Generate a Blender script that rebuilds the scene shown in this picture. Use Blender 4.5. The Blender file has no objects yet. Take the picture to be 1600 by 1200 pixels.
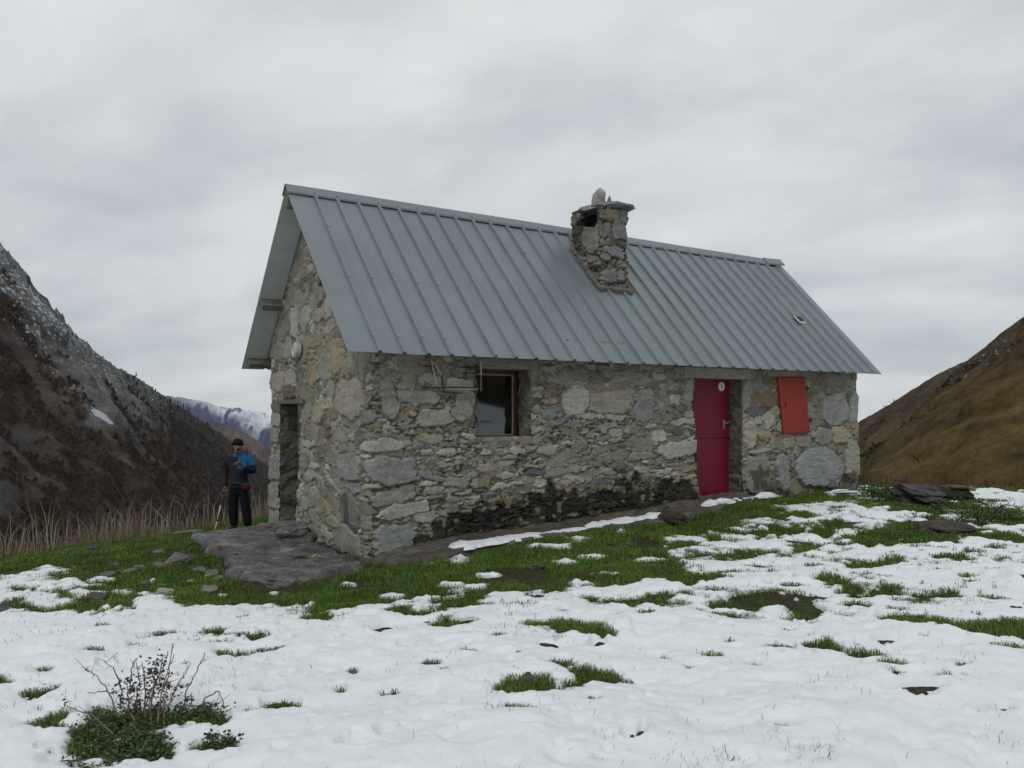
import bpy, bmesh, math, random
import numpy as np
from mathutils import Vector, Matrix

# ------------------------------------------------------------------ camera, world, sun, exposure
scene = bpy.context.scene
C = scene.collection
R = math.radians
CZ = 1.65                       # eye height above the trodden snow
F, HOR = 1245.0, 640.0          # focal length and horizon row of the 1600 x 1200 photograph
cam_d = bpy.data.cameras.new('camera')
cam = bpy.data.objects.new('camera', cam_d)
C.objects.link(cam)
cam.location = (0, 0, CZ)
cam.rotation_euler = (R(90), 0, 0)
cam_d.sensor_width = 36
cam_d.lens = 36 * F / 1600
cam_d.shift_y = (HOR - 600) / 1600
cam_d.clip_end = 20000
cam_d.clip_start = .05
scene.camera = cam
scene.view_settings.view_transform = 'Standard'
scene.view_settings.look = 'None'
scene.view_settings.exposure = 0.2
scene.view_settings.gamma = 1

SUN_EL, SUN_ROT = 48, 200       # degrees; behind thick cloud
world = bpy.data.worlds.new('World')
scene.world = world
world.use_nodes = True
nt = world.node_tree
nt.nodes.clear()


def N_(t, typ, **kw):
    n = t.nodes.new(typ)
    for k, v in kw.items():
        if k in n.inputs:
            n.inputs[k].default_value = v
        else:
            setattr(n, k, v)
    return n


def math_(t, op, a, b=None, clamp=False):
    n = t.nodes.new('ShaderNodeMath')
    n.operation = op
    n.use_clamp = clamp
    for i, v in enumerate((a, b)):
        if v is None:
            continue
        if isinstance(v, (int, float)):
            n.inputs[i].default_value = v
        else:
            t.links.new(v, n.inputs[i])
    return n.outputs[0]


def ramp_(t, fac, stops, interp='LINEAR'):
    n = t.nodes.new('ShaderNodeValToRGB')
    cr = n.color_ramp
    cr.interpolation = interp
    while len(cr.elements) < len(stops):
        cr.elements.new(.5)
    for el, (p, c) in zip(cr.elements, stops):
        el.position = p
        el.color = (c, c, c, 1) if isinstance(c, (int, float)) else (*c, 1)
    t.links.new(fac, n.inputs[0])
    return n.outputs[0]


def mix_(t, fac, a, b, mode='MIX'):
    n = t.nodes.new('ShaderNodeMix')
    n.data_type = 'RGBA'
    n.blend_type = mode
    for s, v in ((n.inputs[0], fac), (n.inputs[6], a), (n.inputs[7], b)):
        if isinstance(v, (int, float)):
            s.default_value = v
        elif isinstance(v, tuple):
            s.default_value = (*v, 1) if len(v) == 3 else v
        else:
            t.links.new(v, s)
    return n.outputs[2]


# an overcast sky: cloud sheets over a thin remainder of clear-sky light
sky = N_(nt, 'ShaderNodeTexSky', sky_type='NISHITA', sun_disc=False)
sky.sun_elevation = R(SUN_EL)
sky.sun_rotation = R(SUN_ROT)
tc = N_(nt, 'ShaderNodeTexCoord')
sep = N_(nt, 'ShaderNodeSeparateXYZ')
nt.links.new(tc.outputs['Generated'], sep.inputs[0])
zz = math_(nt, 'ADD', math_(nt, 'MAXIMUM', sep.outputs[2], 0.0), .34)
cu = math_(nt, 'DIVIDE', sep.outputs[0], zz)
cv = math_(nt, 'DIVIDE', sep.outputs[1], zz)
cmb = N_(nt, 'ShaderNodeCombineXYZ')
nt.links.new(math_(nt, 'ADD', math_(nt, 'ADD', cu, math_(nt, 'MULTIPLY', cv, .45)), 3.7), cmb.inputs[0])
nt.links.new(math_(nt, 'MULTIPLY', cv, 1.25), cmb.inputs[1])
n1 = N_(nt, 'ShaderNodeTexNoise', Scale=2.4, Detail=8.0, Roughness=.53, Distortion=.25)
nt.links.new(cmb.outputs[0], n1.inputs['Vector'])
n2 = N_(nt, 'ShaderNodeTexNoise', Scale=.8, Detail=2.0, Roughness=.4)
nt.links.new(cmb.outputs[0], n2.inputs['Vector'])
cl = math_(nt, 'ADD', math_(nt, 'MULTIPLY', n1.outputs[0], .6), math_(nt, 'MULTIPLY', n2.outputs[0], .4))
SKYK = 10.0                     # 1 / background strength
cloud = ramp_(nt, cl, [(.34, (.435, .462, .492)), (.45, (.525, .552, .572)), (.54, (.605, .632, .64)), (.66, (.695, .722, .717))])
zen = ramp_(nt, sep.outputs[2], [(0.0, .98), (.12, .98), (.45, 1.0), (1.0, 1.35)])
cloudz = mix_(nt, 1.0, cloud, zen, 'MULTIPLY')
sc = N_(nt, 'ShaderNodeVectorMath', operation='SCALE')
nt.links.new(cloudz, sc.inputs[0])
sc.inputs['Scale'].default_value = SKYK
skm = mix_(nt, .95, sky.outputs[0], sc.outputs[0])
bg = N_(nt, 'ShaderNodeBackground', Strength=.1)
nt.links.new(skm, bg.inputs[0])
wo = N_(nt, 'ShaderNodeOutputWorld')
nt.links.new(bg.outputs[0], wo.inputs[0])

sun_d = bpy.data.lights.new('sun', 'SUN')
sun_d.energy = .6
sun_d.angle = R(25)
sun_d.color = (1, .97, .93)
sun = bpy.data.objects.new('sun', sun_d)
C.objects.link(sun)
_a, _e = R(SUN_ROT), R(SUN_EL)
sv = Vector((math.sin(_a) * math.cos(_e), math.cos(_a) * math.cos(_e), math.sin(_e)))
sun.rotation_euler = sv.to_track_quat('Z', 'Y').to_euler()

# ------------------------------------------------------------------ noise


def _h(ix, iy, seed):
    n = (ix.astype(np.int64) * 374761393 + iy.astype(np.int64) * 668265263 + seed * 974634777) & 0x7fffffff
    n = ((n ^ (n >> 13)) * 1274126177) & 0x7fffffff
    n = (n ^ (n >> 16)) & 0xffff
    return n / 65535.0


def vn(x, y, seed=0):
    x = np.asarray(x, float)
    y = np.asarray(y, float)
    ix, iy = np.floor(x), np.floor(y)
    fx, fy = x - ix, y - iy
    fx = fx * fx * fx * (fx * (fx * 6 - 15) + 10)
    fy = fy * fy * fy * (fy * (fy * 6 - 15) + 10)
    a = _h(ix, iy, seed)
    b = _h(ix + 1, iy, seed)
    c = _h(ix, iy + 1, seed)
    d = _h(ix + 1, iy + 1, seed)
    return (a + (b - a) * fx) * (1 - fy) + (c + (d - c) * fx) * fy


def fbm(x, y, seed=0, o=4, gain=.5):
    s, a, t = 0, 1, 0
    for i in range(o):
        s = s + a * (vn(x * 2 ** i + 17.3 * i, y * 2 ** i - 9.1 * i, seed + i) * 2 - 1)
        t += a
        a *= gain
    return s / t * 1.6


def ridged(x, y, seed=0, o=4):
    s, a, t = 0, 1, 0
    for i in range(o):
        s = s + a * (1 - np.abs(vn(x * 2 ** i + 5.3 * i, y * 2 ** i + 3.1 * i, seed + i) * 2 - 1) * 2)
        t += a
        a *= .5
    return s / t


def smooth(a, b, x):
    t = np.clip((x - a) / (b - a), 0, 1)
    return t * t * (3 - 2 * t)


# ------------------------------------------------------------------ object helpers
ORG = {}


def mk(name, verts, faces, mat, parent=None, org=None, shade=True, col=None, uv=None, mats=None, midx=None):
    """one mesh object; verts are world positions; faces a list of index arrays (n,3) / (n,4)"""
    verts = np.asarray(verts, np.float64).reshape(-1, 3)
    if parent is not None:
        org = ORG[parent]
        root = parent
    elif org is None:
        org = (0, 0, 0)
    me = bpy.data.meshes.new(name)
    if not isinstance(faces, (list, tuple)) or (len(faces) and not isinstance(faces[0], np.ndarray)):
        groups = {}
        order = []
        for f_ in faces:
            groups.setdefault(len(f_), []).append(f_)
        faces = [np.array(v) for v in groups.values()]
    nl = sum(f_.size for f_ in faces)
    nf = sum(len(f_) for f_ in faces)
    v = (verts - np.array(org)).astype(np.float32)
    me.vertices.add(len(v))
    me.vertices.foreach_set('co', v.ravel())
    me.loops.add(nl)
    me.loops.foreach_set('vertex_index', np.concatenate([f_.ravel() for f_ in faces]).astype(np.int32))
    me.polygons.add(nf)
    tot = np.concatenate([np.full(len(f_), f_.shape[1]) for f_ in faces]).astype(np.int32)
    st = np.concatenate([[0], np.cumsum(tot)[:-1]]).astype(np.int32)
    me.polygons.foreach_set('loop_start', st)
    me.polygons.foreach_set('loop_total', tot)
    me.polygons.foreach_set('use_smooth', np.full(nf, bool(shade)))
    if mats:
        for m in mats:
            me.materials.append(m)
        me.polygons.foreach_set('material_index', np.asarray(midx, np.int32))
    else:
        me.materials.append(mat)
    if col is not None:
        col = np.asarray(col, np.float32)
        if col.shape[1] == 3:
            col = np.concatenate([col, np.ones((len(col), 1), np.float32)], 1)
        at = me.color_attributes.new('Col', 'FLOAT_COLOR', 'POINT')
        at.data.foreach_set('color', col.ravel())
    me.update(calc_edges=True)
    me.validate()
    ob = bpy.data.objects.new(name, me)
    C.objects.link(ob)
    if parent is not None:
        ob.parent = parent
        ORG[ob] = org
    else:
        ob.location = org
        ORG[ob] = tuple(org)
    return ob


def tag(o, label=None, cat=None, group=None, kind=None):
    if label:
        o['label'] = label
    if cat:
        o['category'] = cat
    if group:
        o['group'] = group
    if kind:
        o['kind'] = kind
    return o


def empty(name, loc, label, cat, group=None):
    o = bpy.data.objects.new(name, None)
    C.objects.link(o)
    o.location = loc
    o.empty_display_size = .2
    ORG[o] = tuple(loc)
    return tag(o, label, cat, group)


class MB:
    """collects simple solids with world coordinates into one mesh"""

    def __init__(self):
        self.v, self.f, self.c, self.n = [], [], [], 0

    def add(self, v, f, c=(1, 1, 1)):
        v = np.asarray(v, float).reshape(-1, 3)
        self.v.append(v)
        for q in f:
            self.f.append(tuple(int(i) + self.n for i in q))
        c = np.asarray(c, float)
        self.c.append(np.tile(c, (len(v), 1)) if c.ndim == 1 else c)
        self.n += len(v)

    def box(self, c, ax, half, bev=.004, col=(1, 1, 1)):
        """box with axes ax (3 unit vectors), half sizes, bevelled edges"""
        bm = bmesh.new()
        bmesh.ops.create_cube(bm, size=2)
        for v in bm.verts:
            v.co = Vector((v.co.x * half[0], v.co.y * half[1], v.co.z * half[2]))
        if bev > 0:
            bmesh.ops.bevel(bm, geom=bm.edges[:], offset=min(bev, min(half) * .6), segments=2, profile=.6, affect='EDGES')
        bm.verts.index_update()
        A = np.array([list(a) for a in ax], float)
        P = np.array([v.co[:] for v in bm.verts]) @ A + np.array(list(c))
        self.add(P, [[v.index for v in f_.verts] for f_ in bm.faces], col)
        bm.free()

    def tube(self, pts, rad, n=6, col=(1, 1, 1), caps=True):
        pts = np.asarray(pts, float)
        rad = np.broadcast_to(np.asarray(rad, float), (len(pts),))
        t = np.gradient(pts, axis=0)
        t /= np.linalg.norm(t, axis=1)[:, None] + 1e-9
        ref = np.array([0, 0, 1.0]) if abs(t[0][2]) < .9 else np.array([1.0, 0, 0])
        vs = []
        for p, tt, r in zip(pts, t, rad):
            a = np.cross(tt, ref)
            a /= np.linalg.norm(a) + 1e-9
            b = np.cross(tt, a)
            for k in range(n):
                w = 2 * math.pi * k / n
                vs.append(p + r * (math.cos(w) * a + math.sin(w) * b))
        fs = []
        for i in range(len(pts) - 1):
            for k in range(n):
                k2 = (k + 1) % n
                fs.append((i * n + k, i * n + k2, (i + 1) * n + k2, (i + 1) * n + k))
        if caps:
            fs.append(tuple(range(n))[::-1])
            fs.append(tuple((len(pts) - 1) * n + k for k in range(n)))
        self.add(vs, fs, col)

    def build(self, name, mat, parent=None, org=None, shade=False, col=True):
        v = np.concatenate(self.v)
        return mk(name, v, self.f, mat, parent, org, shade, np.concatenate(self.c) if col else None)


def grid_faces(nr, nc, off=0, wrap=False):
    i = np.arange(nr - 1)[:, None]
    j = np.arange(nc if wrap else nc - 1)[None]
    j2 = (j + 1) % nc
    a = i * nc + j
    b = i * nc + j2
    return (np.stack([a, b, b + nc, a + nc], -1).reshape(-1, 4) + off)


def compact(verts, faces, col=None):
    used = np.zeros(len(verts), bool)
    used[faces.ravel()] = True
    idx = np.cumsum(used) - 1
    return verts[used], idx[faces], (col[used] if col is not None else None)


# ------------------------------------------------------------------ materials


def mat_base(name, rough=.8, spec=.3):
    m = bpy.data.materials.new(name)
    m.use_nodes = True
    t = m.node_tree
    b = t.nodes['Principled BSDF']
    b.inputs['Roughness'].default_value = rough
    b.inputs['Specular IOR Level'].default_value = spec
    return m, t, b


def obj_noise(t, scale, detail=4, rough=.55, dist=0, vec=None, which='Object'):
    c = t.nodes.new('ShaderNodeTexCoord')
    n = N_(t, 'ShaderNodeTexNoise', Scale=scale, Detail=float(detail), Roughness=rough, Distortion=float(dist))
    if vec:
        mp = t.nodes.new('ShaderNodeMapping')
        mp.inputs['Scale'].default_value = vec
        t.links.new(c.outputs[which], mp.inputs[0])
        t.links.new(mp.outputs[0], n.inputs['Vector'])
    else:
        t.links.new(c.outputs[which], n.inputs['Vector'])
    return n.outputs[0]


def bump(t, b, h, strength=.5, dist=.01):
    n = t.nodes.new('ShaderNodeBump')
    n.inputs['Strength'].default_value = strength
    n.inputs['Distance'].default_value = dist
    t.links.new(h, n.inputs['Height'])
    t.links.new(n.outputs[0], b.inputs['Normal'])


def plain(name, c, rough=.7, spec=.3, var=.25, scale=8, metal=0, bstr=.25, bdist=.004, vec=None):
    m, t, b = mat_base(name, rough, spec)
    n = obj_noise(t, scale, 5, vec=vec)
    f_ = ramp_(t, n, [(.25, 1 - var), (.75, 1 + var)])
    t.links.new(mix_(t, 1.0, c, f_, 'MULTIPLY'), b.inputs['Base Color'])
    b.inputs['Metallic'].default_value = metal
    if bstr:
        bump(t, b, n, bstr, bdist)
    return m


def vcol(name, rough=.85, spec=.25, scale=40, var=.25, bstr=.5, bdist=.006, vec=None):
    """surface whose own colour pattern is stored on the mesh, with fine grain on top"""
    m, t, b = mat_base(name, rough, spec)
    a = N_(t, 'ShaderNodeVertexColor', layer_name='Col')
    n = obj_noise(t, scale, 6, .65, vec=vec)
    f_ = ramp_(t, n, [(.28, 1 - var), (.72, 1 + var)])
    t.links.new(mix_(t, 1.0, a.outputs[0], f_, 'MULTIPLY'), b.inputs['Base Color'])
    if bstr:
        bump(t, b, n, bstr, bdist)
    return m


M_stone = vcol('rubble_stone', .88, .2, 34, .30, .6, .007)
M_rock = vcol('rock', .82, .3, 22, .3, .6, .01)
M_wood = plain('weathered_wood', (.15, .135, .115), .8, .2, .35, 9, vec=(1, 1, 6), bstr=.4)
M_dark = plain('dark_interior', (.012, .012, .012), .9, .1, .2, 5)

# ------------------------------------------------------------------ hut frame: t along the eave, s across, z up
TH = R(56.685)
NC = np.array([-1.728, 9.57])
D1 = np.array([math.sin(TH), math.cos(TH)])
D2 = np.array([-math.cos(TH), math.sin(TH)])
G, L, EV, OV, LR = 3.895, 9.835, .342, .387, 10.074
ZE, ZR = 2.313, 4.704
K = (ZR - ZE) / (G / 2 + EV)


def H(t, s, z):
    t, s, z = np.broadcast_arrays(np.asarray(t, float), np.asarray(s, float), np.asarray(z, float))
    return np.stack([NC[0] + t * D1[0] + s * D2[0], NC[1] + t * D1[1] + s * D2[1], z], -1)


AX = (np.array([D1[0], D1[1], 0]), np.array([D2[0], D2[1], 0]), np.array([0, 0, 1.0]))


def on_front(px, py, s=0):
    q = (px - 800) / F
    n = NC + s * D2
    t = (q * n[1] - n[0]) / (D1[0] - q * D1[1])
    return t, CZ - (py - HOR) / F * (n[1] + t * D1[1])


def on_gable(px, py):
    q = (px - 800) / F
    s = (q * NC[1] - NC[0]) / (D2[0] - q * D2[1])
    return s, CZ - (py - HOR) / F * (NC[1] + s * D2[1])


# ------------------------------------------------------------------ ground
def pt(px, py, Y):
    return ((px - 800) / F * Y, Y, CZ - (py - HOR) / F * Y)


_cp = [pt(*p) for p in ((0, 1200, 3.9), (800, 1200, 3.67), (1600, 1200, 3.72), (0, 1050, 5.6), (1600, 1000, 5.65), (800, 1050, 5.05),
                        (0, 890, 10.5), (300, 940, 7.7), (430, 915, 8.6), (590, 880, 9.3), (425, 824, 12.8), (373, 829, 14.3),
                        (150, 858, 11.8), (1341, 768, 14.97), (1085, 787, 12.5), (1100, 830, 10.9), (800, 930, 7.2),
                        (1600, 770, 16), (1480, 778, 15.6), (1300, 860, 9.4), (800, 850, 10.0))]
_cp += [(-15, 4, -.9), (16, 4, .2), (20, 14, 0), (0, -10, .4), (-10, -10, .1), (12, -10, .7), (0, 21, .2), (6, 20, .1), (-15, 12, -1.1), (0, 0, 0)]
_cp = np.array(_cp)


def _tps(r2):
    return np.where(r2 > 1e-9, r2 * np.log(r2 + 1e-12), 0)


_n = len(_cp)
_A = np.zeros((_n + 3, _n + 3))
_d = ((_cp[:, None, :2] - _cp[None, :, :2]) ** 2).sum(-1)
_A[:_n, :_n] = _tps(_d) + np.eye(_n) * 1.5
_A[:_n, _n] = 1
_A[:_n, _n + 1:] = _cp[:, :2]
_A[_n, :_n] = 1
_A[_n + 1:, :_n] = _cp[:, :2].T
_w = np.linalg.solve(_A, np.concatenate([_cp[:, 2], [0, 0, 0]]))
CREST = np.array([(-90, -8), (-30, 3), (-14, 8.2), (-7.4, 11.0), (-5.9, 14.6), (-3.9, 17), (3, 18.6), (9, 17.4), (12, 16.4), (30, 12), (90, -8)], float)


def seg_dist(P, poly, closed=False):
    best = np.full(len(P), 1e9)
    m = len(poly)
    for i in range(m if closed else m - 1):
        a, b = poly[i], poly[(i + 1) % m]
        ab = b - a
        t = np.clip(((P - a) @ ab) / (ab @ ab), 0, 1)
        best = np.minimum(best, np.hypot(P[:, 0] - a[0] - t * ab[0], P[:, 1] - a[1] - t * ab[1]))
    return best


def inside(P, poly):
    c = np.zeros(len(P), bool)
    m = len(poly)
    for i in range(m):
        a, b = poly[i], poly[(i + 1) % m]
        if a[1] == b[1]:
            continue
        cond = ((a[1] > P[:, 1]) != (b[1] > P[:, 1])) & (P[:, 0] < (b[0] - a[0]) * (P[:, 1] - a[1]) / (b[1] - a[1]) + a[0])
        c ^= cond
    return c


def sdist(P, poly):
    """signed distance, positive outside"""
    d = seg_dist(P, poly, True)
    return np.where(inside(P, poly), -d, d)


def beyond(P):
    """metres past the brow of the knoll"""
    poly = np.concatenate([CREST, [[90, -400], [-90, -400]]])
    return sdist(P, poly)


def gz(x, y, fine=True):
    x = np.asarray(x, float).ravel()
    y = np.asarray(y, float).ravel()
    xc, yc = np.clip(x, -20, 24), np.clip(y, -12, 24)
    z = _w[_n] + xc * _w[_n + 1] + yc * _w[_n + 2]
    for i in range(_n):
        z = z + _w[i] * _tps((xc - _cp[i, 0]) ** 2 + (yc - _cp[i, 1]) ** 2)
    d = np.maximum(beyond(np.stack([x, y], 1)), 0)
    z = z - .6 * d * d / (d + 2.5)
    r = np.hypot(x, y)
    z = z + np.maximum(-y - 12, 0) * .25
    if fine:
        z = z + .035 * fbm(x * .8, y * .8, 5, 3) + .018 * fbm(x * 2.7, y * 2.7, 9, 3)
    return z


def gz1(x, y):
    return float(gz([x], [y])[0])


def proj(x, y, z):
    yy = np.maximum(y, .3)
    return 800 + F * x / yy, HOR - F * (z - CZ) / yy


def hit(px, py):
    """where the line of sight of a pixel of the photograph meets the ground"""
    Y = np.linspace(2, 30, 1500)
    X = (px - 800) / F * Y
    z = CZ - (py - HOR) / F * Y
    g = gz(X, Y)
    k = np.argmax(z <= g)
    return np.array([X[k], Y[k], g[k]])


# bare ground near the hut, and bare patches melted through the snow, laid out on the knoll
GRASS = np.array([(-200, 940), (-60, 925), (20, 905), (80, 893), (110, 925), (150, 925), (230, 925), (300, 938), (400, 942), (520, 950), (620, 942), (680, 935), (760, 928),
                  (830, 922), (900, 905), (1000, 890), (1060, 864), (1120, 832), (1200, 800), (1290, 788), (1330, 780), (1420, 792), (1500, 782), (1500, 758), (1345, 764), (900, 700),
                  (430, 780), (0, 850), (-300, 880)], float)
PATCH = [(845, 1068, 56, 13), (922, 1056, 32, 9), (800, 1077, 24, 10), (880, 978, 40, 9), (935, 985, 30, 8), (1215, 938, 46, 11), (1253, 962, 24, 14), (1140, 945, 45, 8), (1290, 1006, 22, 9),
         (1560, 978, 60, 11), (1610, 985, 40, 12), (355, 993, 42, 5), (362, 1025, 18, 7), (1120, 1025, 18, 5), (75, 1080, 18, 9), (72, 1137, 24, 6), (5, 1062, 8, 5),
         (140, 950, 55, 14), (60, 925, 45, 7), (180, 935, 40, 9), (1400, 832, 62, 8), (1370, 845, 55, 6), (1470, 822, 70, 7), (1560, 840, 60, 8), (1210, 832, 36, 7), (1285, 832, 13, 6), (1258, 856, 15, 6),
         (1345, 838, 22, 6), (1405, 876, 15, 4), (535, 1082, 11, 7), (545, 1052, 10, 4), (1500, 1043, 14, 7), (1475, 1055, 14, 5), (1085, 905, 40, 9), (1040, 890, 40, 10),
         (215, 1128, 105, 24), (175, 1160, 75, 28), (235, 1178, 75, 22), (320, 1122, 62, 13), (345, 1174, 36, 13), (160, 1195, 60, 20), (1550, 800, 35, 8), (1470, 790, 60, 8), (1590, 812, 20, 8),
         (500, 965, 28, 5), (640, 955, 30, 4), (700, 940, 24, 4), (960, 905, 40, 8), (820, 915, 50, 7), (1140, 800, 60, 12), (990, 940, 24, 5), (1490, 926, 12, 4), (1330, 918, 14, 3), (1180, 1045, 14, 4),
         (25, 945, 24, 6), (1075, 1045, 5, 5), (1232, 805, 26, 4), (1300, 818, 24, 4), (1160, 868, 40, 6), (1240, 915, 16, 3), (1370, 880, 30, 5), (1500, 870, 34, 4)]
DENT = [(560, 1165, 26, 9), (600, 1150, 16, 6), (270, 1105, 14, 5), (165, 1042, 12, 5), (120, 1170, 10, 6), (62, 1176, 7, 4), (1430, 1075, 40, 6), (1300, 1062, 50, 6), (1560, 1110, 30, 6),
        (640, 1012, 18, 4), (690, 1020, 20, 4), (600, 985, 20, 5), (545, 985, 16, 4), (1400, 965, 36, 5), (1385, 1000, 20, 4), (990, 1150, 20, 9), (950, 1135, 14, 6), (420, 1085, 20, 6), (450, 1060, 14, 5),
        (1440, 1085, 24, 5), (1005, 1145, 10, 8), (935, 1005, 14, 8), (440, 1100, 30, 7), (470, 940, 14, 5), (400, 1000, 16, 4), (230, 1010, 26, 4), (1590, 900, 20, 5)]


BITS = [(722, 875, 18, 5), (850, 853, 40, 3), (900, 841, 14, 3), (968, 828, 9, 3), (660, 878, 18, 3), (30, 905, 40, 6), (75, 890, 26, 5), (112, 912, 28, 6), (60, 930, 30, 6), (160, 905, 14, 3), (745, 916, 16, 3),
        (1310, 770, 18, 3), (1345, 772, 14, 3), (1255, 792, 30, 6), (1190, 815, 30, 5), (545, 912, 10, 3), (610, 930, 16, 4), (1080, 842, 30, 5), (130, 926, 20, 4), (890, 876, 14, 3), (925, 868, 18, 3), (760, 899, 20, 3), (705, 912, 14, 3), (1010, 874, 20, 3), (420, 958, 14, 3), (430, 926, 6, 2), (350, 928, 6, 2), (238, 908, 6, 2), (192, 1158, 34, 5), (150, 1192, 26, 6), (205, 1196, 26, 5), (262, 1146, 40, 6), (268, 1160, 22, 8)]


def tufts(x, y, size, seed, prob, r0, r1):
    """small melt holes: one random spot in some of the cells of a grid"""
    best = np.zeros(x.shape)
    ix, iy = np.floor(x / size), np.floor(y / size)
    for a in (-1, 0, 1):
        for b in (-1, 0, 1):
            cx, cy = ix + a, iy + b
            ox, oy = (cx + _h(cx, cy, seed)) * size, (cy + _h(cx, cy, seed + 1)) * size
            on = _h(cx, cy, seed + 2) < prob(ox, oy)
            r = r0 + (r1 - r0) * _h(cx, cy, seed + 3) ** 2
            q = ((x - ox) / (1.7 * r)) ** 2 + ((y - oy) / r) ** 2
            best = np.maximum(best, np.where(on, np.exp(-q), 0))
    return best


def snow_field(x, y, z):
    px, py = proj(x, y, z)
    P = np.stack([px, py * 2.0], 1)
    sd = sdist(P, GRASS * np.array([1, 2.0]))
    amax = .52 + .75 * smooth(930, 1100, py) + .15 * smooth(700, 300, px)
    amax = amax - .05 * smooth(1000, 1200, px) * smooth(900, 800, py)
    w3 = fbm(x * 19, y * 19, 39, 2)
    m = np.clip(sd / 40, -1.4, 1) * np.where(sd > 0, amax, 1) + .10 * w3
    w = fbm(x * 2.2, y * 2.2, 31, 3)
    w2 = fbm(x * 7, y * 7, 37, 3)
    m = m + w * (.42 + .16 * smooth(1050, 850, py)) + w2 * (.22 + .22 * smooth(970, 900, py) * smooth(860, 1000, px))
    jx = fbm(x * 5, y * 5, 41, 4, .6) * .7
    jy = fbm(x * 5, y * 5, 47, 4, .6) * .7
    near = y > .5
    dens = lambda u, v: .12 + .62 * smooth(.40, .75, vn(u * .9, v * .9, 131)) * smooth(3.2, 6.5, v) + .22 * smooth(-.5, 3, u) * smooth(4, 8, v)
    wob = x + .02 * w2, y + .02 * fbm(x * 9, y * 9, 43, 2)
    m = m - 1.9 * tufts(wob[0], wob[1], .34, 141, dens, .012, .085) - 1.7 * tufts(wob[0], wob[1], .17, 151, lambda u, v: dens(u, v) * .55, .008, .03)
    for (cx, cy, rx, ry) in PATCH:
        q = ((px - cx) / rx + jx) ** 2 + ((py - cy) / ry + jy) ** 2
        m = np.where(near, m - 2.4 * np.exp(-q * 1.1), m)
    for (cx, cy, rx, ry) in BITS:
        q = ((px - cx) / rx + jx) ** 2 + ((py - cy) / ry + jy) ** 2
        m = np.where(near, np.maximum(m, .30 * (1.15 - q) + .22 * w2 + .10 * w), m)
    # front of the brow: dry slope, no snow
    d = beyond(np.stack([x, y], 1))
    lf = smooth(-2.0, -5.0, x)
    m = m - 3 * smooth(-.5 - .3 * lf, .6, d)
    m = np.where(y < .5, 1.2 + .4 * w, m)
    return m


def polar(nr, dense):
    r = np.concatenate([[.4, .9, 1.5, 2.0], 2.4 * (22 / 2.4) ** (np.linspace(0, 1, nr)), 22 * (110 / 22) ** np.linspace(.03, 1, 34)])
    a1 = np.linspace(-48, 48, dense)
    a2 = np.linspace(48, 312, 90)[1:-1]
    a = R(1) * np.concatenate([a1, a2])
    rr, aa = np.meshgrid(r, a, indexing='ij')
    return rr * np.sin(aa), rr * np.cos(aa), len(r), len(a)


GX, GY, nr_, nc_ = polar(480, 880)
_x, _y = GX.ravel(), GY.ravel()
_z = gz(_x, _y)
_m = snow_field(_x, _y, _z)
# soil / turf sheet
soil, st, sb = mat_base('turf_soil', .95, .1)
sn = obj_noise(st, 1.3, 6, .6)
sn2 = obj_noise(st, 16, 5, .6)
dry = N_(st, 'ShaderNodeVertexColor', layer_name='Col')
c1 = ramp_(st, sn2, [(.3, (.018, .02, .009)), (.5, (.032, .045, .014)), (.7, (.05, .062, .022))])
c2 = ramp_(st, sn2, [(.3, (.022, .017, .012)), (.7, (.06, .045, .03))])
c3 = mix_(st, ramp_(st, sn, [(.42, 0.0), (.58, 1.0)]), c1, c2)
c4 = mix_(st, dry.outputs[0], c3, ramp_(st, sn2, [(.3, (.05, .032, .018)), (.7, (.12, .085, .05))]))
st.links.new(c4, sb.inputs['Base Color'])
bump(st, sb, sn2, .8, .03)
_bd = beyond(np.stack([_x, _y], 1))
dcol = np.repeat(smooth(-.4, .5, _bd)[:, None], 3, 1)
sub = (slice(None, None, 2), slice(None, None, 2))
I2 = np.arange(nr_ * nc_).reshape(nr_, nc_)[::2, ::2]
V = np.stack([_x, _y, _z - .012], 1)
I2f = I2.ravel()
ground = mk('ground', V[I2f], [grid_faces(*I2.shape, wrap=True)], soil, col=dcol[I2f])
tag(ground, 'grassy knoll of turf and bare soil under the snow', 'ground', kind='structure')

# snow sheet with melted edges, hollows and footprints
snow_m, st, sb = mat_base('melting_snow', .55, .3)
sn = obj_noise(st, 5, 6, .6)
sn2 = obj_noise(st, 70, 5, .65)
thin = N_(st, 'ShaderNodeVertexColor', layer_name='Col')
thn = math_(st, 'ADD', thin.outputs[0], math_(st, 'MULTIPLY', math_(st, 'SUBTRACT', sn2, .5), .9))
white_ = mix_(st, 1.0, ramp_(st, sn, [(.3, (.675, .712, .74)), (.7, (.745, .768, .782))]), ramp_(st, sn2, [(.3, .95), (.7, 1.03)]), 'MULTIPLY')
st.links.new(mix_(st, ramp_(st, thn, [(.0, 0.0), (.4, 1.0)]), (.36, .40, .36), white_), sb.inputs['Base Color'])
sb.inputs['Subsurface Weight'].default_value = 0
bump(st, sb, math_(st, 'ADD', math_(st, 'MULTIPLY', sn, .7), math_(st, 'MULTIPLY', sn2, .4)), .38, .02)
px_, py_ = proj(_x, _y, _z)
th = .026 * np.tanh(_m * 2.6) + .018 * np.clip(_m - .4, 0, 1)
near_ = smooth(7.5, 4.5, _y)
rel = .010 * fbm(_x * 3.3, _y * 3.3, 61, 4) + (.0085 - .0055 * near_) * fbm(_x * 11, _y * 11, 67, 4, .6) + (.004 - .003 * near_) * fbm(_x * 34, _y * 34, 69, 2) + .014 * fbm(_x * 1.3, _y * 1.3, 71, 3)
pits = smooth(.72, .95, vn(_x * 4.1, _y * 4.1, 77)) * .028 + smooth(.74, .92, vn(_x * 9, _y * 12, 78)) * .014
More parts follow.
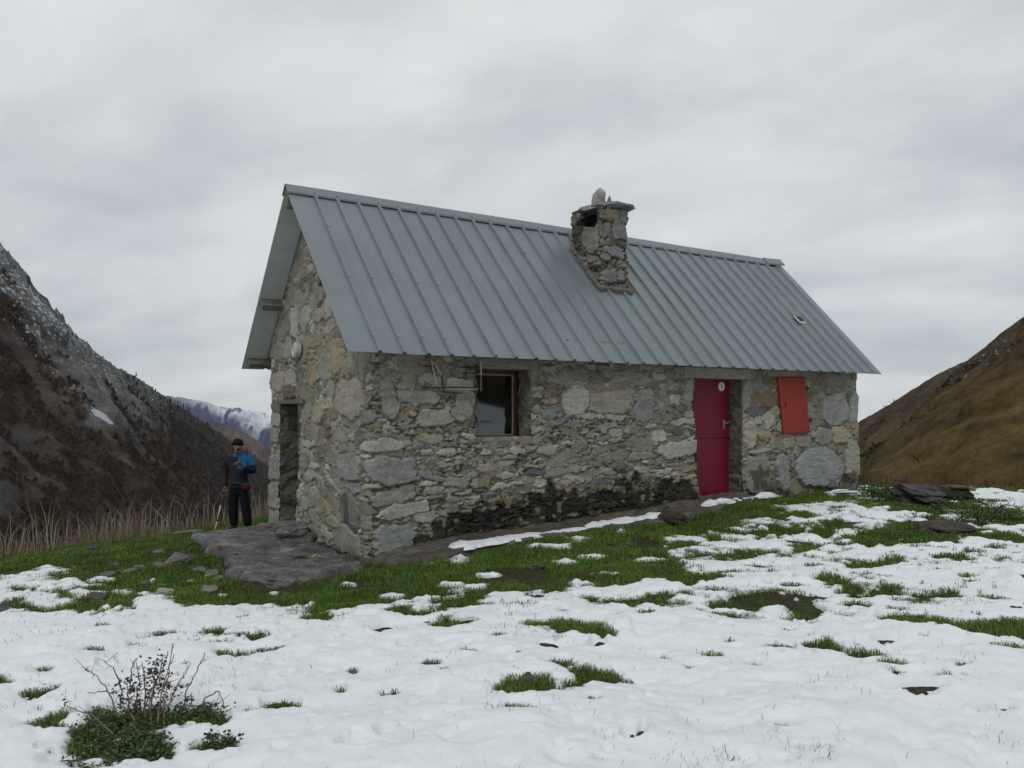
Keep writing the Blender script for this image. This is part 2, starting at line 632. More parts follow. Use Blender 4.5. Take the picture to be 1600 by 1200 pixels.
th = th + np.where(_m > 0, (rel - pits) * np.clip(_m * 2.5, 0, 1), 0)
jx = fbm(_x * 6, _y * 6, 81, 3) * .3
for (cx, cy, rx, ry) in DENT:
    q = ((px_ - cx) / rx + jx) ** 2 + ((py_ - cy) / ry - jx) ** 2
    th = th - np.where(_y > .5, .05 * np.exp(-q ** 2 * .8) - .012 * np.exp(-(q - 1.8) ** 2 * 2), 0)
f_ = grid_faces(nr_, nc_, wrap=True)
keep = (_m[f_].max(1) > -.05) & (_y[f_].mean(1) < 40) & (np.hypot(_x, _y)[f_].mean(1) < 60)
# nothing inside the hut
_t = (_x - NC[0]) * D1[0] + (_y - NC[1]) * D1[1]
_s = (_x - NC[0]) * D2[0] + (_y - NC[1]) * D2[1]
keep &= ~((_t[f_].mean(1) > -.05) & (_t[f_].mean(1) < L) & (_s[f_].mean(1) > -.05) & (_s[f_].mean(1) < G))
_tc = np.repeat(smooth(-.02, .5, _m)[:, None], 3, 1)
sv_, sf_, sc_ = compact(np.stack([_x, _y, _z + th], 1), f_[keep], _tc)
snow = mk('snow', sv_, [sf_], snow_m, col=sc_)
tag(snow, 'thin melting snow cover lying over the meadow around the hut', 'snow', kind='stuff')
#PART2

# ------------------------------------------------------------------ rubble masonry


def stone_field(u0, u1, z0, z1, res, stones, seed, style, dens=1.0, mortar=(.245, .228, .178), mlevel=0.0):
    """returns U, Z grids with relief (m) and colour of a rubble wall; stones = hand placed ones first"""
    rg = np.random.default_rng(seed)
    nu, nz = int((u1 - u0) / res) + 1, int((z1 - z0) / res) + 1
    us, zs = np.linspace(u0, u1, nu), np.linspace(z0, z1, nz)
    U, Z = np.meshgrid(us, zs)
    WU = .022 * fbm(U * 6, Z * 6, seed + 3, 2) + .012 * fbm(U * 17, Z * 17, seed + 5, 3)
    WZ = .016 * fbm(U * 6, Z * 6, seed + 8, 2) + .010 * fbm(U * 17, Z * 17, seed + 11, 3)
    cr = .025
    onu, onz = int((u1 - u0) / cr) + 1, int((z1 - z0) / cr) + 1
    occ = np.zeros((onz, onu), bool)
    ou, oz = np.meshgrid(u0 + np.arange(onu) * cr, z0 + np.arange(onz) * cr)
    todo = []

    def win(u, z, e, a0, step, n):
        i0 = max(0, int((u - e - a0) / step))
        return i0, min(n, int((u + e - a0) / step) + 2)

    def try_put(s, tol):
        e = max(s['a'], s['b']) * 1.05
        i0, i1 = win(s['u'], 0, e, u0, cr, onu)
        j0, j1 = win(s['z'], 0, e, z0, cr, onz)
        if i1 <= i0 or j1 <= j0:
            return False
        x, y = ou[j0:j1, i0:i1] - s['u'], oz[j0:j1, i0:i1] - s['z']
        c, sn_ = math.cos(s['r']), math.sin(s['r'])
        X, Y = x * c + y * sn_, -x * sn_ + y * c
        m = (np.abs(X / s['a']) ** s['n'] + np.abs(Y / s['b']) ** s['n']) < 1
        tot = m.sum()
        if tot and (occ[j0:j1, i0:i1] & m).sum() > tol * tot:
            return False
        occ[j0:j1, i0:i1] |= m
        todo.append(s)
        return True

    for s in stones:
        s = dict(dict(r=0, n=3.0, p=.02, col=None, tex=1), **s)
        try_put(s, 9)
    area = (u1 - u0) * (z1 - z0)
    for (lo, hi, cnt, tol) in ((.17, .28, 6, .05), (.12, .19, 22, .07), (.085, .13, 60, .1), (.055, .09, 130, .13), (.035, .06, 220, .18), (.02, .036, 260, .22)):
        for _ in range(int(cnt * area * dens)):
            u, z = rg.uniform(u0, u1), rg.uniform(z0, z1)
            a = rg.uniform(lo, hi)
            asp, rot, ok = style(u, z, a, rg)
            if not ok:
                continue
            b = a / asp
            try_put(dict(u=u, z=z, a=a, b=b, r=rot, n=rg.uniform(2.3, 4.5), p=rg.uniform(-.004, .026), col=None, tex=1), tol)
    D1_ = np.full(U.shape, 9.0)
    D2_ = np.full(U.shape, 9.0)
    ID = np.full(U.shape, -1, int)
    LX, LY = np.zeros(U.shape), np.zeros(U.shape)
    PAL = [((.265, .25, .21), 5), ((.31, .295, .25), 5), ((.355, .345, .31), 3), ((.21, .213, .216), 3), ((.15, .152, .155), 2), ((.30, .25, .165), 1.6), ((.42, .405, .35), 2.0), ((.255, .26, .265), 3), ((.26, .21, .15), .4), ((.18, .165, .125), 2)]
    w = np.array([p[1] for p in PAL])
    w = w / w.sum()
    cols, prots, tilts = [], [], []
    for k, s in enumerate(todo):
        e = max(s['a'], s['b']) * 1.35 + .05
        i0, i1 = win(s['u'], 0, e, u0, res, nu)
        j0, j1 = win(s['z'], 0, e, z0, res, nz)
        sl = (slice(j0, j1), slice(i0, i1))
        x, y = U[sl] + WU[sl] - s['u'], Z[sl] + WZ[sl] - s['z']
        c, sn_ = math.cos(s['r']), math.sin(s['r'])
        X, Y = x * c + y * sn_, -x * sn_ + y * c
        ph = np.arctan2(Y / s['b'], X / s['a'])
        a1, a2, a3 = rg.uniform(0, 6.28, 3)
        lump = 1 + .07 * np.sin(2 * ph + a3) + .07 * np.sin(3 * ph + a1) + .05 * np.sin(5 * ph + a2)
        d = (np.abs(X / s['a']) ** s['n'] + np.abs(Y / s['b']) ** s['n'] + 1e-9) ** (1 / s['n']) * lump
        sd = (d - 1) * math.sqrt(s['a'] * s['b']) * .8
        o1 = D1_[sl]
        better = sd < o1
        D2_[sl] = np.where(better, o1, np.minimum(D2_[sl], sd))
        D1_[sl] = np.where(better, sd, o1)
        ID[sl] = np.where(better, k, ID[sl])
        LX[sl] = np.where(better, X, LX[sl])
        LY[sl] = np.where(better, Y, LY[sl])
        cc = np.array(s['col'] if s['col'] is not None else PAL[rg.choice(len(PAL), p=w)][0]) * (rg.uniform(.82, 1.15) if s['col'] is None else 1)
        cols.append(cc)
        prots.append(s['p'])
        tilts.append(rg.normal(0, .07, 2) * (0.4 if s['a'] > .2 else 1))
    cols, prots, tilts = np.array(cols), np.array(prots), np.array(tilts)
    idc = np.maximum(ID, 0)
    edge = np.minimum(-D1_ + .018, (D2_ - D1_) * .5 - .0005)
    edge = edge + .006 * fbm(U * 25, Z * 25, seed + 21, 2)
    ms = smooth(-.001, .007, edge)
    rs = idc * 7.13
    big = np.array([s['a'] for s in todo])[idc] > .13
    rough = np.where(big, .28, 1.0) * (.0065 * fbm(LX * 6 + rs, LY * 26 + rs, seed + 31, 4) + .004 * fbm(LX * 30 + rs, LY * 60, seed + 33, 3))
    step = np.where(big, .003, .010) * (vn(LX * 3 + rs, LY * 14 + rs, seed + 35) > .55)
    hs = prots[idc] + tilts[idc, 0] * LX + tilts[idc, 1] * LY + rough + step
    hs = hs * smooth(-.002, .015, edge) + .002
    lowm = vn(U * 1.3, Z * 2.0, seed + 41)
    mort = mlevel - .006 + .010 * fbm(U * 9, Z * 9, seed + 43, 4) + .004 * fbm(U * 40, Z * 40, seed + 44, 2)
    crackiness = smooth(.26, .5, vn(U * 2.1 + 7, Z * 3.1, seed + 47))
    crack = smooth(.016, .002, np.abs(edge + .004)) * crackiness * smooth(.3, .6, vn(U * 9, Z * 9, seed + 48))
    mort = mort - .046 * crack
    # lower stones vanish under smeared mortar here and there
    smear = smooth(.47, .66, vn(U * 2.7 + 3, Z * 3.6 + 1, seed + 51)) * (prots[idc] < .016)
    hgt = np.where(ms > .5, np.where(smear > .5, np.maximum(hs * .4, mort + .002), hs), mort)
    k = (ms * (1 - .75 * smear))[..., None]
    tex = 1 + .22 * fbm(LX * 5 + rs, LY * 28 + rs, seed + 61, 4) + .14 * fbm(U * 30, Z * 30, seed + 63, 3)
    scol = cols[idc] * tex[..., None]
    pale = smooth(.55, .8, vn(U * 7 + rs, Z * 7, seed + 66))[..., None] * .35
    scol = scol * (1 - pale) + np.array([.38, .37, .33]) * pale
    mc = np.array(mortar) * (1 + .2 * fbm(U * 3, Z * 3, seed + 71, 3) + .12 * fbm(U * 25, Z * 25, seed + 73, 3))[..., None]
    col = scol * k + mc * (1 - k)
    return U, Z, hgt, np.clip(col, .004, .8)


def path_eval(poly, u, rad=.05):
    """position and outward normal along a plan polyline (counted in metres), corners rounded"""
    poly = np.asarray(poly, float)
    seg = np.diff(poly, axis=0)
    ln = np.hypot(seg[:, 0], seg[:, 1])
    cum = np.concatenate([[0], np.cumsum(ln)])
    tang = seg / ln[:, None]

    def at(w):
        i = np.clip(np.searchsorted(cum, w, 'right') - 1, 0, len(ln) - 1)
        return poly[i] + tang[i] * (w - cum[i])[:, None], np.stack([tang[i][:, 1], -tang[i][:, 0]], 1)
    P, Nn = 0, 0
    ds = np.linspace(-rad, rad, 7)
    for d in ds:
        p, n = at(u + d)
        P, Nn = P + p, Nn + n
    P /= len(ds)
    Nn /= np.linalg.norm(Nn, axis=1)[:, None]
    return P, Nn


def ts(t, s):
    return NC + t * D1 + s * D2


# ------------------------------------------------------------------ the hut
hut = empty('stone_hut', (float(NC[0]), float(NC[1]), gz1(*NC)), 'grey rubble stone mountain hut with a ribbed metal roof, red door and stone chimney', 'hut')
ZB = -.75


def roof_z(s):
    return np.where(s < G / 2, ZE + (s + EV) * K, ZE + (G + EV - s) * K)


HAND = []
# colours seen on the wall: pale, blue grey, tan, dark ...
CP, CB, CT, CD, CO, CM, CW = (.40, .395, .37), (.255, .262, .268), (.30, .283, .24), (.12, .12, .122), (.22, .175, .12), (.265, .26, .24), (.36, .355, .335)
CX = (.105, .105, .10)
FR = [(898, 626, 21, 23, CP, .03, 2.4, 0), (952, 628, 33, 20, CT, .028, 3, .05), (1005, 632, 14, 26, CB, .028, 4, 0), (1058, 701, 31, 13, CP, .05, 3.5, .12), (1065, 659, 18, 5, CP, .03, 3, .1),
      (860, 627, 12, 6, CO, .02, 4, 0), (885, 580, 10, 6, CD, .015, 2.4, 0), (859, 578, 13, 6, CT, .02, 3, 0), (1026, 682, 10, 9, CP, .02, 2.4, 0), (1071, 774, 19, 12, CX, .04, 3.5, 0),
      (1033, 623, 7, 26, CM, .02, 4, 0), (1074, 612, 8, 24, CB, .025, 4, 0), (609, 735, 40, 21, CB, .045, 5, 0), (612, 844, 31, 24, (.25, .265, .28), .05, 5, 0),
      (680, 653, 26, 14, (.33, .31, .255), .03, 3.4, .1), (722, 638, 13, 27, CM, .025, 2.6, -.25), (652, 621, 31, 11, CM, .03, 4, -.05), (608, 622, 13, 33, CM, .03, 2.6, .15),
      (598, 696, 37, 10, CW, .03, 2.8, .06), (634, 602, 17, 7, CB, .025, 2.4, .05), (643, 644, 12, 7, CO, .02, 3, 0), (636, 665, 13, 5, CM, .02, 3, 0), (667, 706, 10, 5, CP, .02, 3, 0),
      (697, 707, 15, 7, CP, .02, 2.5, 0), (614, 775, 38, 12, CM, .025, 3, .2), (627, 798, 42, 12, CW, .035, 2.6, .15), (660, 806, 20, 9, CW, .03, 2.6, 0), (715, 753, 20, 8, CM, .02, 3, 0), (780, 760, 14, 6, CP, .025, 2.6, 0),
      (1277, 731, 36, 31, (.30, .315, .325), .06, 2.5, 0), (1219, 737, 11, 27, (.26, .27, .28), .05, 2.5, 0), (1181, 742, 20, 31, CM, .035, 3, 0), (1328, 720, 11, 30, CW, .05, 2.4, 0),
      (1304, 640, 20, 23, (.30, .305, .31), .04, 3, .25), (1285, 682, 12, 14, CM, .035, 2.6, 0), (1311, 680, 12, 13, (.38, .345, .27), .04, 2.6, 0), (1170, 679, 10, 21, (.38, .365, .31), .04, 2.8, 0),
      (1166, 617, 7, 23, CM, .03, 3, 0), (1194, 623, 14, 14, (.20, .155, .10), .02, 4, 0), (1194, 680, 11, 5, (.36, .27, .16), .025, 4, 0), (1252, 689, 11, 9, CM, .03, 3, 0), (1230, 692, 10, 9, CT, .03, 2.4, 0),
      (1333, 637, 7, 23, CW, .03, 2.5, 0), (1200, 658, 9, 13, CP, .02, 2.4, .3), (1184, 705, 18, 3, CW, .04, 3, 0), (1266, 652, 7, 20, CB, .02, 3, 0), (1300, 592, 10, 11, CM, .025, 4, 0), (1320, 592, 8, 11, CM, .025, 4, 0),
      (757, 707, 10, 6, CW, .02, 3, .05), (783, 706, 9, 6, CT, .02, 3, 0), (808, 705, 13, 6, CW, .025, 3, .05), (735, 710, 11, 5, CT, .02, 2.6, 0), (847, 593, 6, 6, CM, .02, 3, 0), (875, 594, 18, 6, CM, .02, 3, 0),
      (980, 596, 26, 6, CM, .02, 3, 0), (985, 584, 22, 5, CM, .02, 3, 0), (933, 593, 14, 6, CD, .015, 3, 0), (861, 613, 13, 4, CD, .015, 4, 0), (920, 651, 22, 4, CW, .02, 3, 0), (960, 651, 16, 5, CW, .02, 3, 0),
      (1050, 603, 10, 8, CM, .02, 4, 0), (1052, 624, 8, 8, CP, .02, 3, 0), (960, 713, 24, 8, CM, .015, 3, 0), (1000, 712, 22, 6, CM, .02, 3, 0), (880, 718, 28, 9, CM, .012, 2.6, .1), (995, 690, 16, 8, CM, .012, 2.6, 0),
      (1000, 734, 12, 6, CW, .02, 2.6, 0), (845, 755, 11, 6, CP, .02, 2.4, 0), (790, 742, 18, 5, CW, .02, 2.6, 0), (865, 740, 18, 6, CM, .02, 2.6, .1), (1040, 735, 8, 5, CP, .015, 2.6, 0)]
for px, py, rx, ry, c, p, n, r in FR:
    t_, z_ = on_front(px, py)
    ta, za = on_front(px - rx, py)
    tb, _ = on_front(px + rx, py)
    b_ = ry / F * (NC[1] + t_ * D1[1])
    HAND.append(dict(u=G + (ta + tb) / 2, z=z_, a=(tb - ta) / 2, b=b_, col=c, p=p, n=n, r=r))
GB = [(551, 729, 16, 22, CB, .045, 5, 0), (554, 845, 15, 24, CM, .035, 3, 0), (548, 622, 20, 30, (.32, .30, .25), .03, 3.5, 0), (500, 643, 13, 19, (.37, .345, .27), .03, 2.5, .2), (481, 644, 5, 14, CM, .02, 3, 0),
      (529, 556, 10, 26, (.34, .29, .20), .03, 3, 0), (487, 583, 8, 20, (.27, .22, .15), .02, 4, 0), (508, 575, 9, 22, CM, .02, 3.4, 0), (490, 533, 13, 12, (.28, .255, .19), .02, 4, 0), (517, 510, 9, 9, (.36, .32, .24), .025, 3, .2),
      (438, 597, 9, 17, (.36, .34, .26), .03, 2.4, 0), (454, 591, 8, 14, CW, .025, 2.4, 0), (452, 614, 9, 11, (.17, .145, .11), .03, 5, 0), (438, 551, 8, 14, CM, .02, 3, 0), (461, 505, 5, 22, CP, .02, 4, 0), (479, 497, 8, 18, CW, .02, 3, 0),
      (500, 492, 11, 13, CT, .025, 3, 0), (473, 470, 9, 12, CM, .02, 3, 0), (478, 395, 6, 12, CT, .02, 3, 0), (433, 730, 8, 20, CB, .03, 5, 0), (432, 680, 9, 12, CM, .03, 4, 0), (431, 775, 8, 20, CM, .03, 4, 0), (431, 655, 9, 10, CW, .02, 4, 0), (433, 810, 9, 12, CM, .02, 4, 0),
      (479, 717, 7, 17, CM, .03, 4, 0), (528, 711, 5, 17, CM, .025, 4, 0), (493, 728, 8, 6, CP, .025, 3, 0), (499, 744, 11, 6, CW, .025, 4, -.1), (527, 755, 11, 5, CW, .03, 3, -.3), (512, 793, 10, 11, (.30, .24, .15), .02, 3, -.4),
      (485, 787, 10, 8, CM, .025, 2.6, 0), (497, 806, 8, 10, CM, .02, 2.6, -.5), (525, 815, 10, 9, CM, .02, 3, 0), (552, 800, 14, 26, CX, .03, 3, -.3), (516, 832, 10, 7, CW, .025, 3, -.3), (480, 828, 6, 12, (.26, .19, .13), .02, 3, 0), (484, 694, 12, 5, CW, .025, 3, 0)]
for px, py, rx, ry, c, p, n, r in GB:
    s_, z_ = on_gable(px, py)
    sa, _ = on_gable(px - rx, py)
    sb_, _ = on_gable(px + rx, py)
    HAND.append(dict(u=G - (sa + sb_) / 2, z=z_, a=abs(sa - sb_) / 2, b=ry / F * (NC[1] + s_ * D2[1]), col=c, p=p, n=n, r=r))


def style(u, z, a, rg):
    if u < G - .1:
        if z > 1.5:
            if a > .2:
                return 1, 0, False
            return rg.uniform(.75, 1.9), rg.normal(0, .35), z < 4.7
        if a > .17:
            return 1, 0, False
        return rg.uniform(1.0, 2.1), rg.normal(0, .25), True
    t = u - G
    if t > 6.7:
        return rg.uniform(.8, 2.0), rg.normal(0, .3), z < 2.8 and a > .03
    if z > 1.5:
        if a > .2:
            return 1, 0, False
        return rg.uniform(1.5, 3.2), rg.normal(0, .12), z < 2.8
    if a > .19:
        return 1, 0, False
    return rg.uniform(2.0, 4.2), rg.normal(.03, .13), z < 2.8


RES = .0115
U, Z, HG, COL = stone_field(-.5, G + L + .5, ZB, 4.62, RES, HAND, 11, style)
uvec = U[0]
PP, NN = path_eval([ts(.5, G), ts(0, G), ts(0, 0), ts(L, 0), ts(L, .5)], uvec + .5, .06)
sg = np.clip(G - uvec, 0, G)
top = roof_z(np.where(uvec < 0, G, np.where(uvec > G + L, np.minimum(uvec - G - L, 1), sg))) - .035
ZT = np.minimum(Z, top[None])
batter = .05 * np.clip((2.0 - ZT) / 2.2, 0, 1.2)
bulge = .02 * fbm(U * .7, Z * .9, 5, 2)
off = HG + batter + bulge
# wet dark algae and moss creeping up from the foot of the front wall
t_of = U - G
stain_px = [(600, 880), (640, 850), (665, 835), (700, 805), (760, 795), (800, 778), (850, 770), (900, 768), (960, 762), (1000, 760), (1040, 757), (1075, 762), (1090, 790)]
stt = np.array([on_front(*p) for p in stain_px])
zl = np.interp(t_of, stt[:, 0], stt[:, 1], left=-.6, right=-.2) + .05
zl = np.where(t_of > 6.3, .34 + .1 * np.sin(t_of * 3), zl)
dz_ = zl - Z + .10 * fbm(U * 2.5, Z * 2.5, 91, 3) + .10 * fbm(U * 9, Z * 9, 93, 3)
wet = smooth(-.07, .04, dz_) * ((t_of > .55) & (t_of < 5.55)) + .55 * smooth(0, .16, dz_) * (t_of > 6.6)
wet = np.clip(wet * (1 - .7 * smooth(.74, .86, vn(U * 11, Z * 17, 95))), 0, 1)[..., None]
green = smooth(.45, .75, vn(U * 3, Z * 5, 97))[..., None]
alg = np.array([.018, .017, .014]) * (1 - green) + np.array([.034, .034, .012]) * green
COL = COL * np.array([.87, .86, .815]) * (1 - wet) + (alg * .75 + COL * .05) * wet
for (px, py, rx, ry) in ((1184, 748, 15, 20), (1322, 745, 14, 10), (1110, 760, 5, 20), (1050, 765, 30, 10)):
    t_, z_ = on_front(px, py)
    ta, _ = on_front(px - rx, py)
    q = ((t_of - t_) / (t_ - ta)) ** 2 + ((Z - z_) / (ry / F * (NC[1] + t_ * D1[1]))) ** 2
    g_ = (smooth(1.3, .4, q + .8 * fbm(U * 10, Z * 10, 99, 3)) * .75)[..., None]
    COL = COL * (1 - g_) + np.array([.045, .042, .018]) * g_
# rust-orange mineral flecks
for (px, py, rx, ry) in ((958, 617, 14, 5), (860, 627, 12, 5), (643, 646, 10, 5), (489, 585, 8, 16)):
    if px > 580:
        t_, z_ = on_front(px, py)
        ta, _ = on_front(px - rx, py)
        uu, yy_ = t_ + G, NC[1] + t_ * D1[1]
        du = t_ - ta
    else:
        s_, z_ = on_gable(px, py)
        sa, _ = on_gable(px - rx, py)
        uu, yy_ = G - s_, NC[1] + s_ * D2[1]
        du = sa - s_
    q = ((U - uu) / du) ** 2 + ((Z - z_) / (ry / F * yy_)) ** 2
    g_ = (smooth(1.2, .3, q) * smooth(.4, .6, vn(U * 22, Z * 30, 101)))[..., None]
    COL = COL * (1 - g_) + np.array([.33, .27, .19]) * g_
# damp foot of the gable
g_ = (smooth(.22, -.1, Z - gz1(*NC) + .15 * fbm(U * 2, Z * 2, 103, 3)) * .45)[..., None]
COL = COL * (1 - g_) + np.array([.10, .085, .06]) * g_
VX = PP[None, :, 0] + NN[None, :, 0] * off
VY = PP[None, :, 1] + NN[None, :, 1] * off
Vw = np.stack([VX.ravel(), VY.ravel(), ZT.ravel()], 1)
fw = grid_faces(*U.shape)
fu, fz = U.ravel()[fw].mean(1), Z.ravel()[fw].mean(1)
ft = top[np.clip(((fu - uvec[0]) / RES).astype(int), 0, len(top) - 1)]
wig = .018 * fbm(fu * 5, fz * 5, 111, 3)
keepw = fz < ft + RES
tt = fu - G
# openings: (t0 bottom, t0 top, t1 bottom, t1 top, z0, z1)
WIN = (1.479, 1.479, 2.365, 2.365, 1.285, 2.185)
DOOR = (5.59, 5.44, 6.6, 6.594, -.4, 2.15)
SHUT = (7.62, 7.50, 8.28, 8.15, 1.26, 2.20)
GDO = (2.467, 2.467, 3.346, 3.346, -.09, 1.745)


def in_open(tv, zv, o, jig):
    k_ = np.clip((zv - o[4]) / (o[5] - o[4]), 0, 1)
    return (tv > o[0] + (o[1] - o[0]) * k_ + jig) & (tv < o[2] + (o[3] - o[2]) * k_ + jig) & (zv > o[4]) & (zv < o[5])


for o in (WIN, DOOR, SHUT):
    keepw &= ~in_open(tt, fz, o, wig * (1 if o is DOOR else .4))
keepw &= ~in_open(G - fu, fz, GDO, -wig)
v_, f2_, c_ = compact(Vw, fw[keepw], COL.reshape(-1, 3))
mk('wall', v_, [f2_], M_stone, hut, col=c_)


def wall2_style(u, z, a, rg):
    return rg.uniform(1.2, 3), rg.normal(0, .2), a > .05


U2, Z2, H2, C2 = stone_field(.4, G + L + G + .05, ZB, 4.62, .04, [], 23, wall2_style, .5)
P2, N2 = path_eval([ts(L, 0), ts(L, G), ts(0, G), ts(0, 0)], U2[0], .05)
u2 = U2[0]
top2 = roof_z(np.where(u2 < G, u2, np.where(u2 < G + L, G, np.maximum(G - (u2 - G - L), 0)))) - .04
sel = u2 < G + L - .4
Zt2 = np.minimum(Z2, top2[None])
o2 = H2 + .05 * np.clip((2 - Zt2) / 2.2, 0, 1.2)
V2 = np.stack([(P2[None, :, 0] + N2[None, :, 0] * o2).ravel(), (P2[None, :, 1] + N2[None, :, 1] * o2).ravel(), Zt2.ravel()], 1)
fb = grid_faces(*U2.shape)
fk = (Z2.ravel()[fb].mean(1) < top2[np.clip(((U2.ravel()[fb].mean(1) - u2[0]) / .04).astype(int), 0, len(u2) - 1)] + .04) & (U2.ravel()[fb].mean(1) < G + L - .3)
v_, f2_, c_ = compact(V2, fb[fk], C2.reshape(-1, 3))
mk('wall', v_, [f2_], M_stone, hut, col=c_)


def jamb(edge0, edge1, z0, z1, depth, sgn, gable=False, seed=0, nz=150, horiz=False, dmin=-.02, base=(.2, .185, .15)):
    """masonry reveal of an opening: runs from the wall face into the wall"""
    zz_ = np.linspace(z0, z1, nz)
    dd = np.linspace(dmin, depth, max(6, int(depth / .014)))
    ZZ, DD = np.meshgrid(zz_, dd, indexing='ij')
    kk = (ZZ - z0) / (z1 - z0)
    e_ = edge0 + (edge1 - edge0) * kk
    rows = np.floor(ZZ / .09 + .8 * vn(ZZ * 4, ZZ * 0, seed) + .5 * fbm(DD * 2.5, ZZ * 1.5, seed + 4, 2))
    rv = _h(rows, rows * 0 + np.floor(DD / .19 + rows * .37), seed + 7)
    disp = (.03 * (rv - .5) + .014 * fbm(DD * 9, ZZ * 14, seed + 2, 4) - .012)
    e_ = e_ + sgn * disp
    if gable:
        P = H(DD - .02, e_, ZZ)
    else:
        P = H(e_, DD - .02, ZZ)
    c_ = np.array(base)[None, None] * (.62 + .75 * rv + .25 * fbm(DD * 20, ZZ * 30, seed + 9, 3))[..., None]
    return P.reshape(-1, 3), grid_faces(*ZZ.shape), np.clip(c_.reshape(-1, 3), .01, .5)


def jambs(specs):
    for sp in specs:
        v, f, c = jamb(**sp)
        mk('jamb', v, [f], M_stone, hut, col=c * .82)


M_slate = plain('lintel_wood', (.20, .185, .16), .85, .2, .35, 7, vec=(1, 1, 5), bstr=.5)
M_oldwood = plain('grey_wood', (.14, .125, .105), .8, .2, .4, 8, vec=(5, 5, 1), bstr=.4)
# window: frame set back in the wall, glass, sill, lintel
window = MB()
w0, w1, wz0, wz1 = 1.43, 2.275, 1.275, 2.13
fd = .26
red = (.055, .014, .012)


def bar(mb, t0, t1, z0, z1, s0, s1, bev=.004, col=(1, 1, 1)):
    mb.box(H((t0 + t1) / 2, (s0 + s1) / 2, (z0 + z1) / 2), AX, (abs(t1 - t0) / 2, abs(s1 - s0) / 2, abs(z1 - z0) / 2), bev, col)


bar(window, w0, w0 + .07, wz0, wz1 + .08, fd, fd + .07, col=red)
bar(window, w1, w1 + .05, wz0, wz1 + .08, fd, fd + .07, col=red)
bar(window, w0 + .072, w1 - .002, wz1 + .01, wz1 + .08, fd, fd + .07, col=red)
bar(window, w0 + .072, w1 - .002, wz0, wz0 + .018, fd, fd + .07, col=(.1, .08, .06))
M_paint = vcol('old_paint', .55, .35, 25, .2, .25, .003)
win_ob = window.build('window', M_paint, hut)
bead = MB()
wc = (.22, .19, .15)
bar(bead, w0 + .073, w0 + .093, wz0 + .02, wz1 + .006, fd + .01, fd + .045, .003, wc)
bar(bead, w1 - .024, w1 - .004, wz0 + .02, wz1 + .006, fd + .01, fd + .045, .003, wc)
bar(bead, w0 + .095, w1 - .026, wz1 - .016, wz1 + .006, fd + .01, fd + .045, .003, wc)
bar(bead, w0 + .095, w1 - .026, wz0 + .02, wz0 + .04, fd + .01, fd + .045, .003, wc)
bead.build('glazing_bead', M_paint, win_ob)
gm, t, b = mat_base('window_glass', .04, .5)
t.nodes.remove(b)
gl = N_(t, 'ShaderNodeBsdfGlossy', Roughness=.03)
gl.inputs[0].default_value = (.86, .92, .97, 1)
tr = N_(t, 'ShaderNodeBsdfTransparent')
tr.inputs[0].default_value = (.5, .56, .58, 1)
ms_ = N_(t, 'ShaderNodeMixShader')
fr = N_(t, 'ShaderNodeFresnel', IOR=2.0)
t.links.new(fr.outputs[0], ms_.inputs[0])
t.links.new(tr.outputs[0], ms_.inputs[1])
t.links.new(gl.outputs[0], ms_.inputs[2])
t.links.new(ms_.outputs[0], t.nodes['Material Output'].inputs[0])
pane = MB()
bar(pane, w0 + .08, w1 - .014, wz0 + .03, wz1 - .006, fd + .024, fd + .030, 0)
pane.build('pane', gm, win_ob)
cur = MB()
bar(cur, w1 - .135, w1 - .02, wz0 + .05, wz1 - .02, fd + .12, fd + .14, .004, (.16, .18, .19))
cur.build('inner_post', M_paint, win_ob)
lint = MB()
bar(lint, 1.53, 2.47, 2.19, 2.325, -.035, .28, .012)
lint.build('lintel', M_slate, hut)
sill = MB()
bar(sill, 1.36, 2.40, 1.225, 1.285, -.02, .30, .012)
sill.build('sill', plain('sill_stone', (.235, .215, .175), .9, .2, .35, 14, bstr=.6, bdist=.012), hut)
# door lintel and shutter lintel
lint = MB()
bar(lint, 5.27, 6.80, 2.15, 2.325, -.045, .32, .015)
lint.build('lintel', plain('pale_lintel', (.29, .265, .215), .88, .2, .3, 6, vec=(1, 1, 4), bstr=.5), hut)
lint = MB()
bar(lint, 7.22, 8.0, 2.215, 2.33, -.045, .25, .012)
lint.build('lintel', plain('tan_lintel', (.27, .22, .15), .85, .2, .3, 7, vec=(1, 1, 5), bstr=.5), hut)
lint = MB()
bar(lint, 8.01, 8.55, 2.225, 2.335, -.035, .25, .012)
lint.build('lintel', plain('grey_lintel', (.22, .21, .18), .88, .2, .3, 7, bstr=.5), hut)
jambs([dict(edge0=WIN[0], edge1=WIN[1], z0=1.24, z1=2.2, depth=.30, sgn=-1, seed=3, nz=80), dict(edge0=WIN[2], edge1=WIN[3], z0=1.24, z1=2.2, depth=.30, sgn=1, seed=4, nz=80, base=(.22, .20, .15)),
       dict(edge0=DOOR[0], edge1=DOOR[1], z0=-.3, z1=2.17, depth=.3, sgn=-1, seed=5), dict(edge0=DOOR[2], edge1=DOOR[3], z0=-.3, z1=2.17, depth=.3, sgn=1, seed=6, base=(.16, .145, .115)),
       dict(edge0=GDO[0], edge1=GDO[1], z0=-.3, z1=1.78, depth=.62, sgn=-1, gable=True, seed=7), dict(edge0=GDO[2], edge1=GDO[3], z0=-.3, z1=1.78, depth=.62, sgn=1, gable=True, seed=8, base=(.135, .122, .098))])
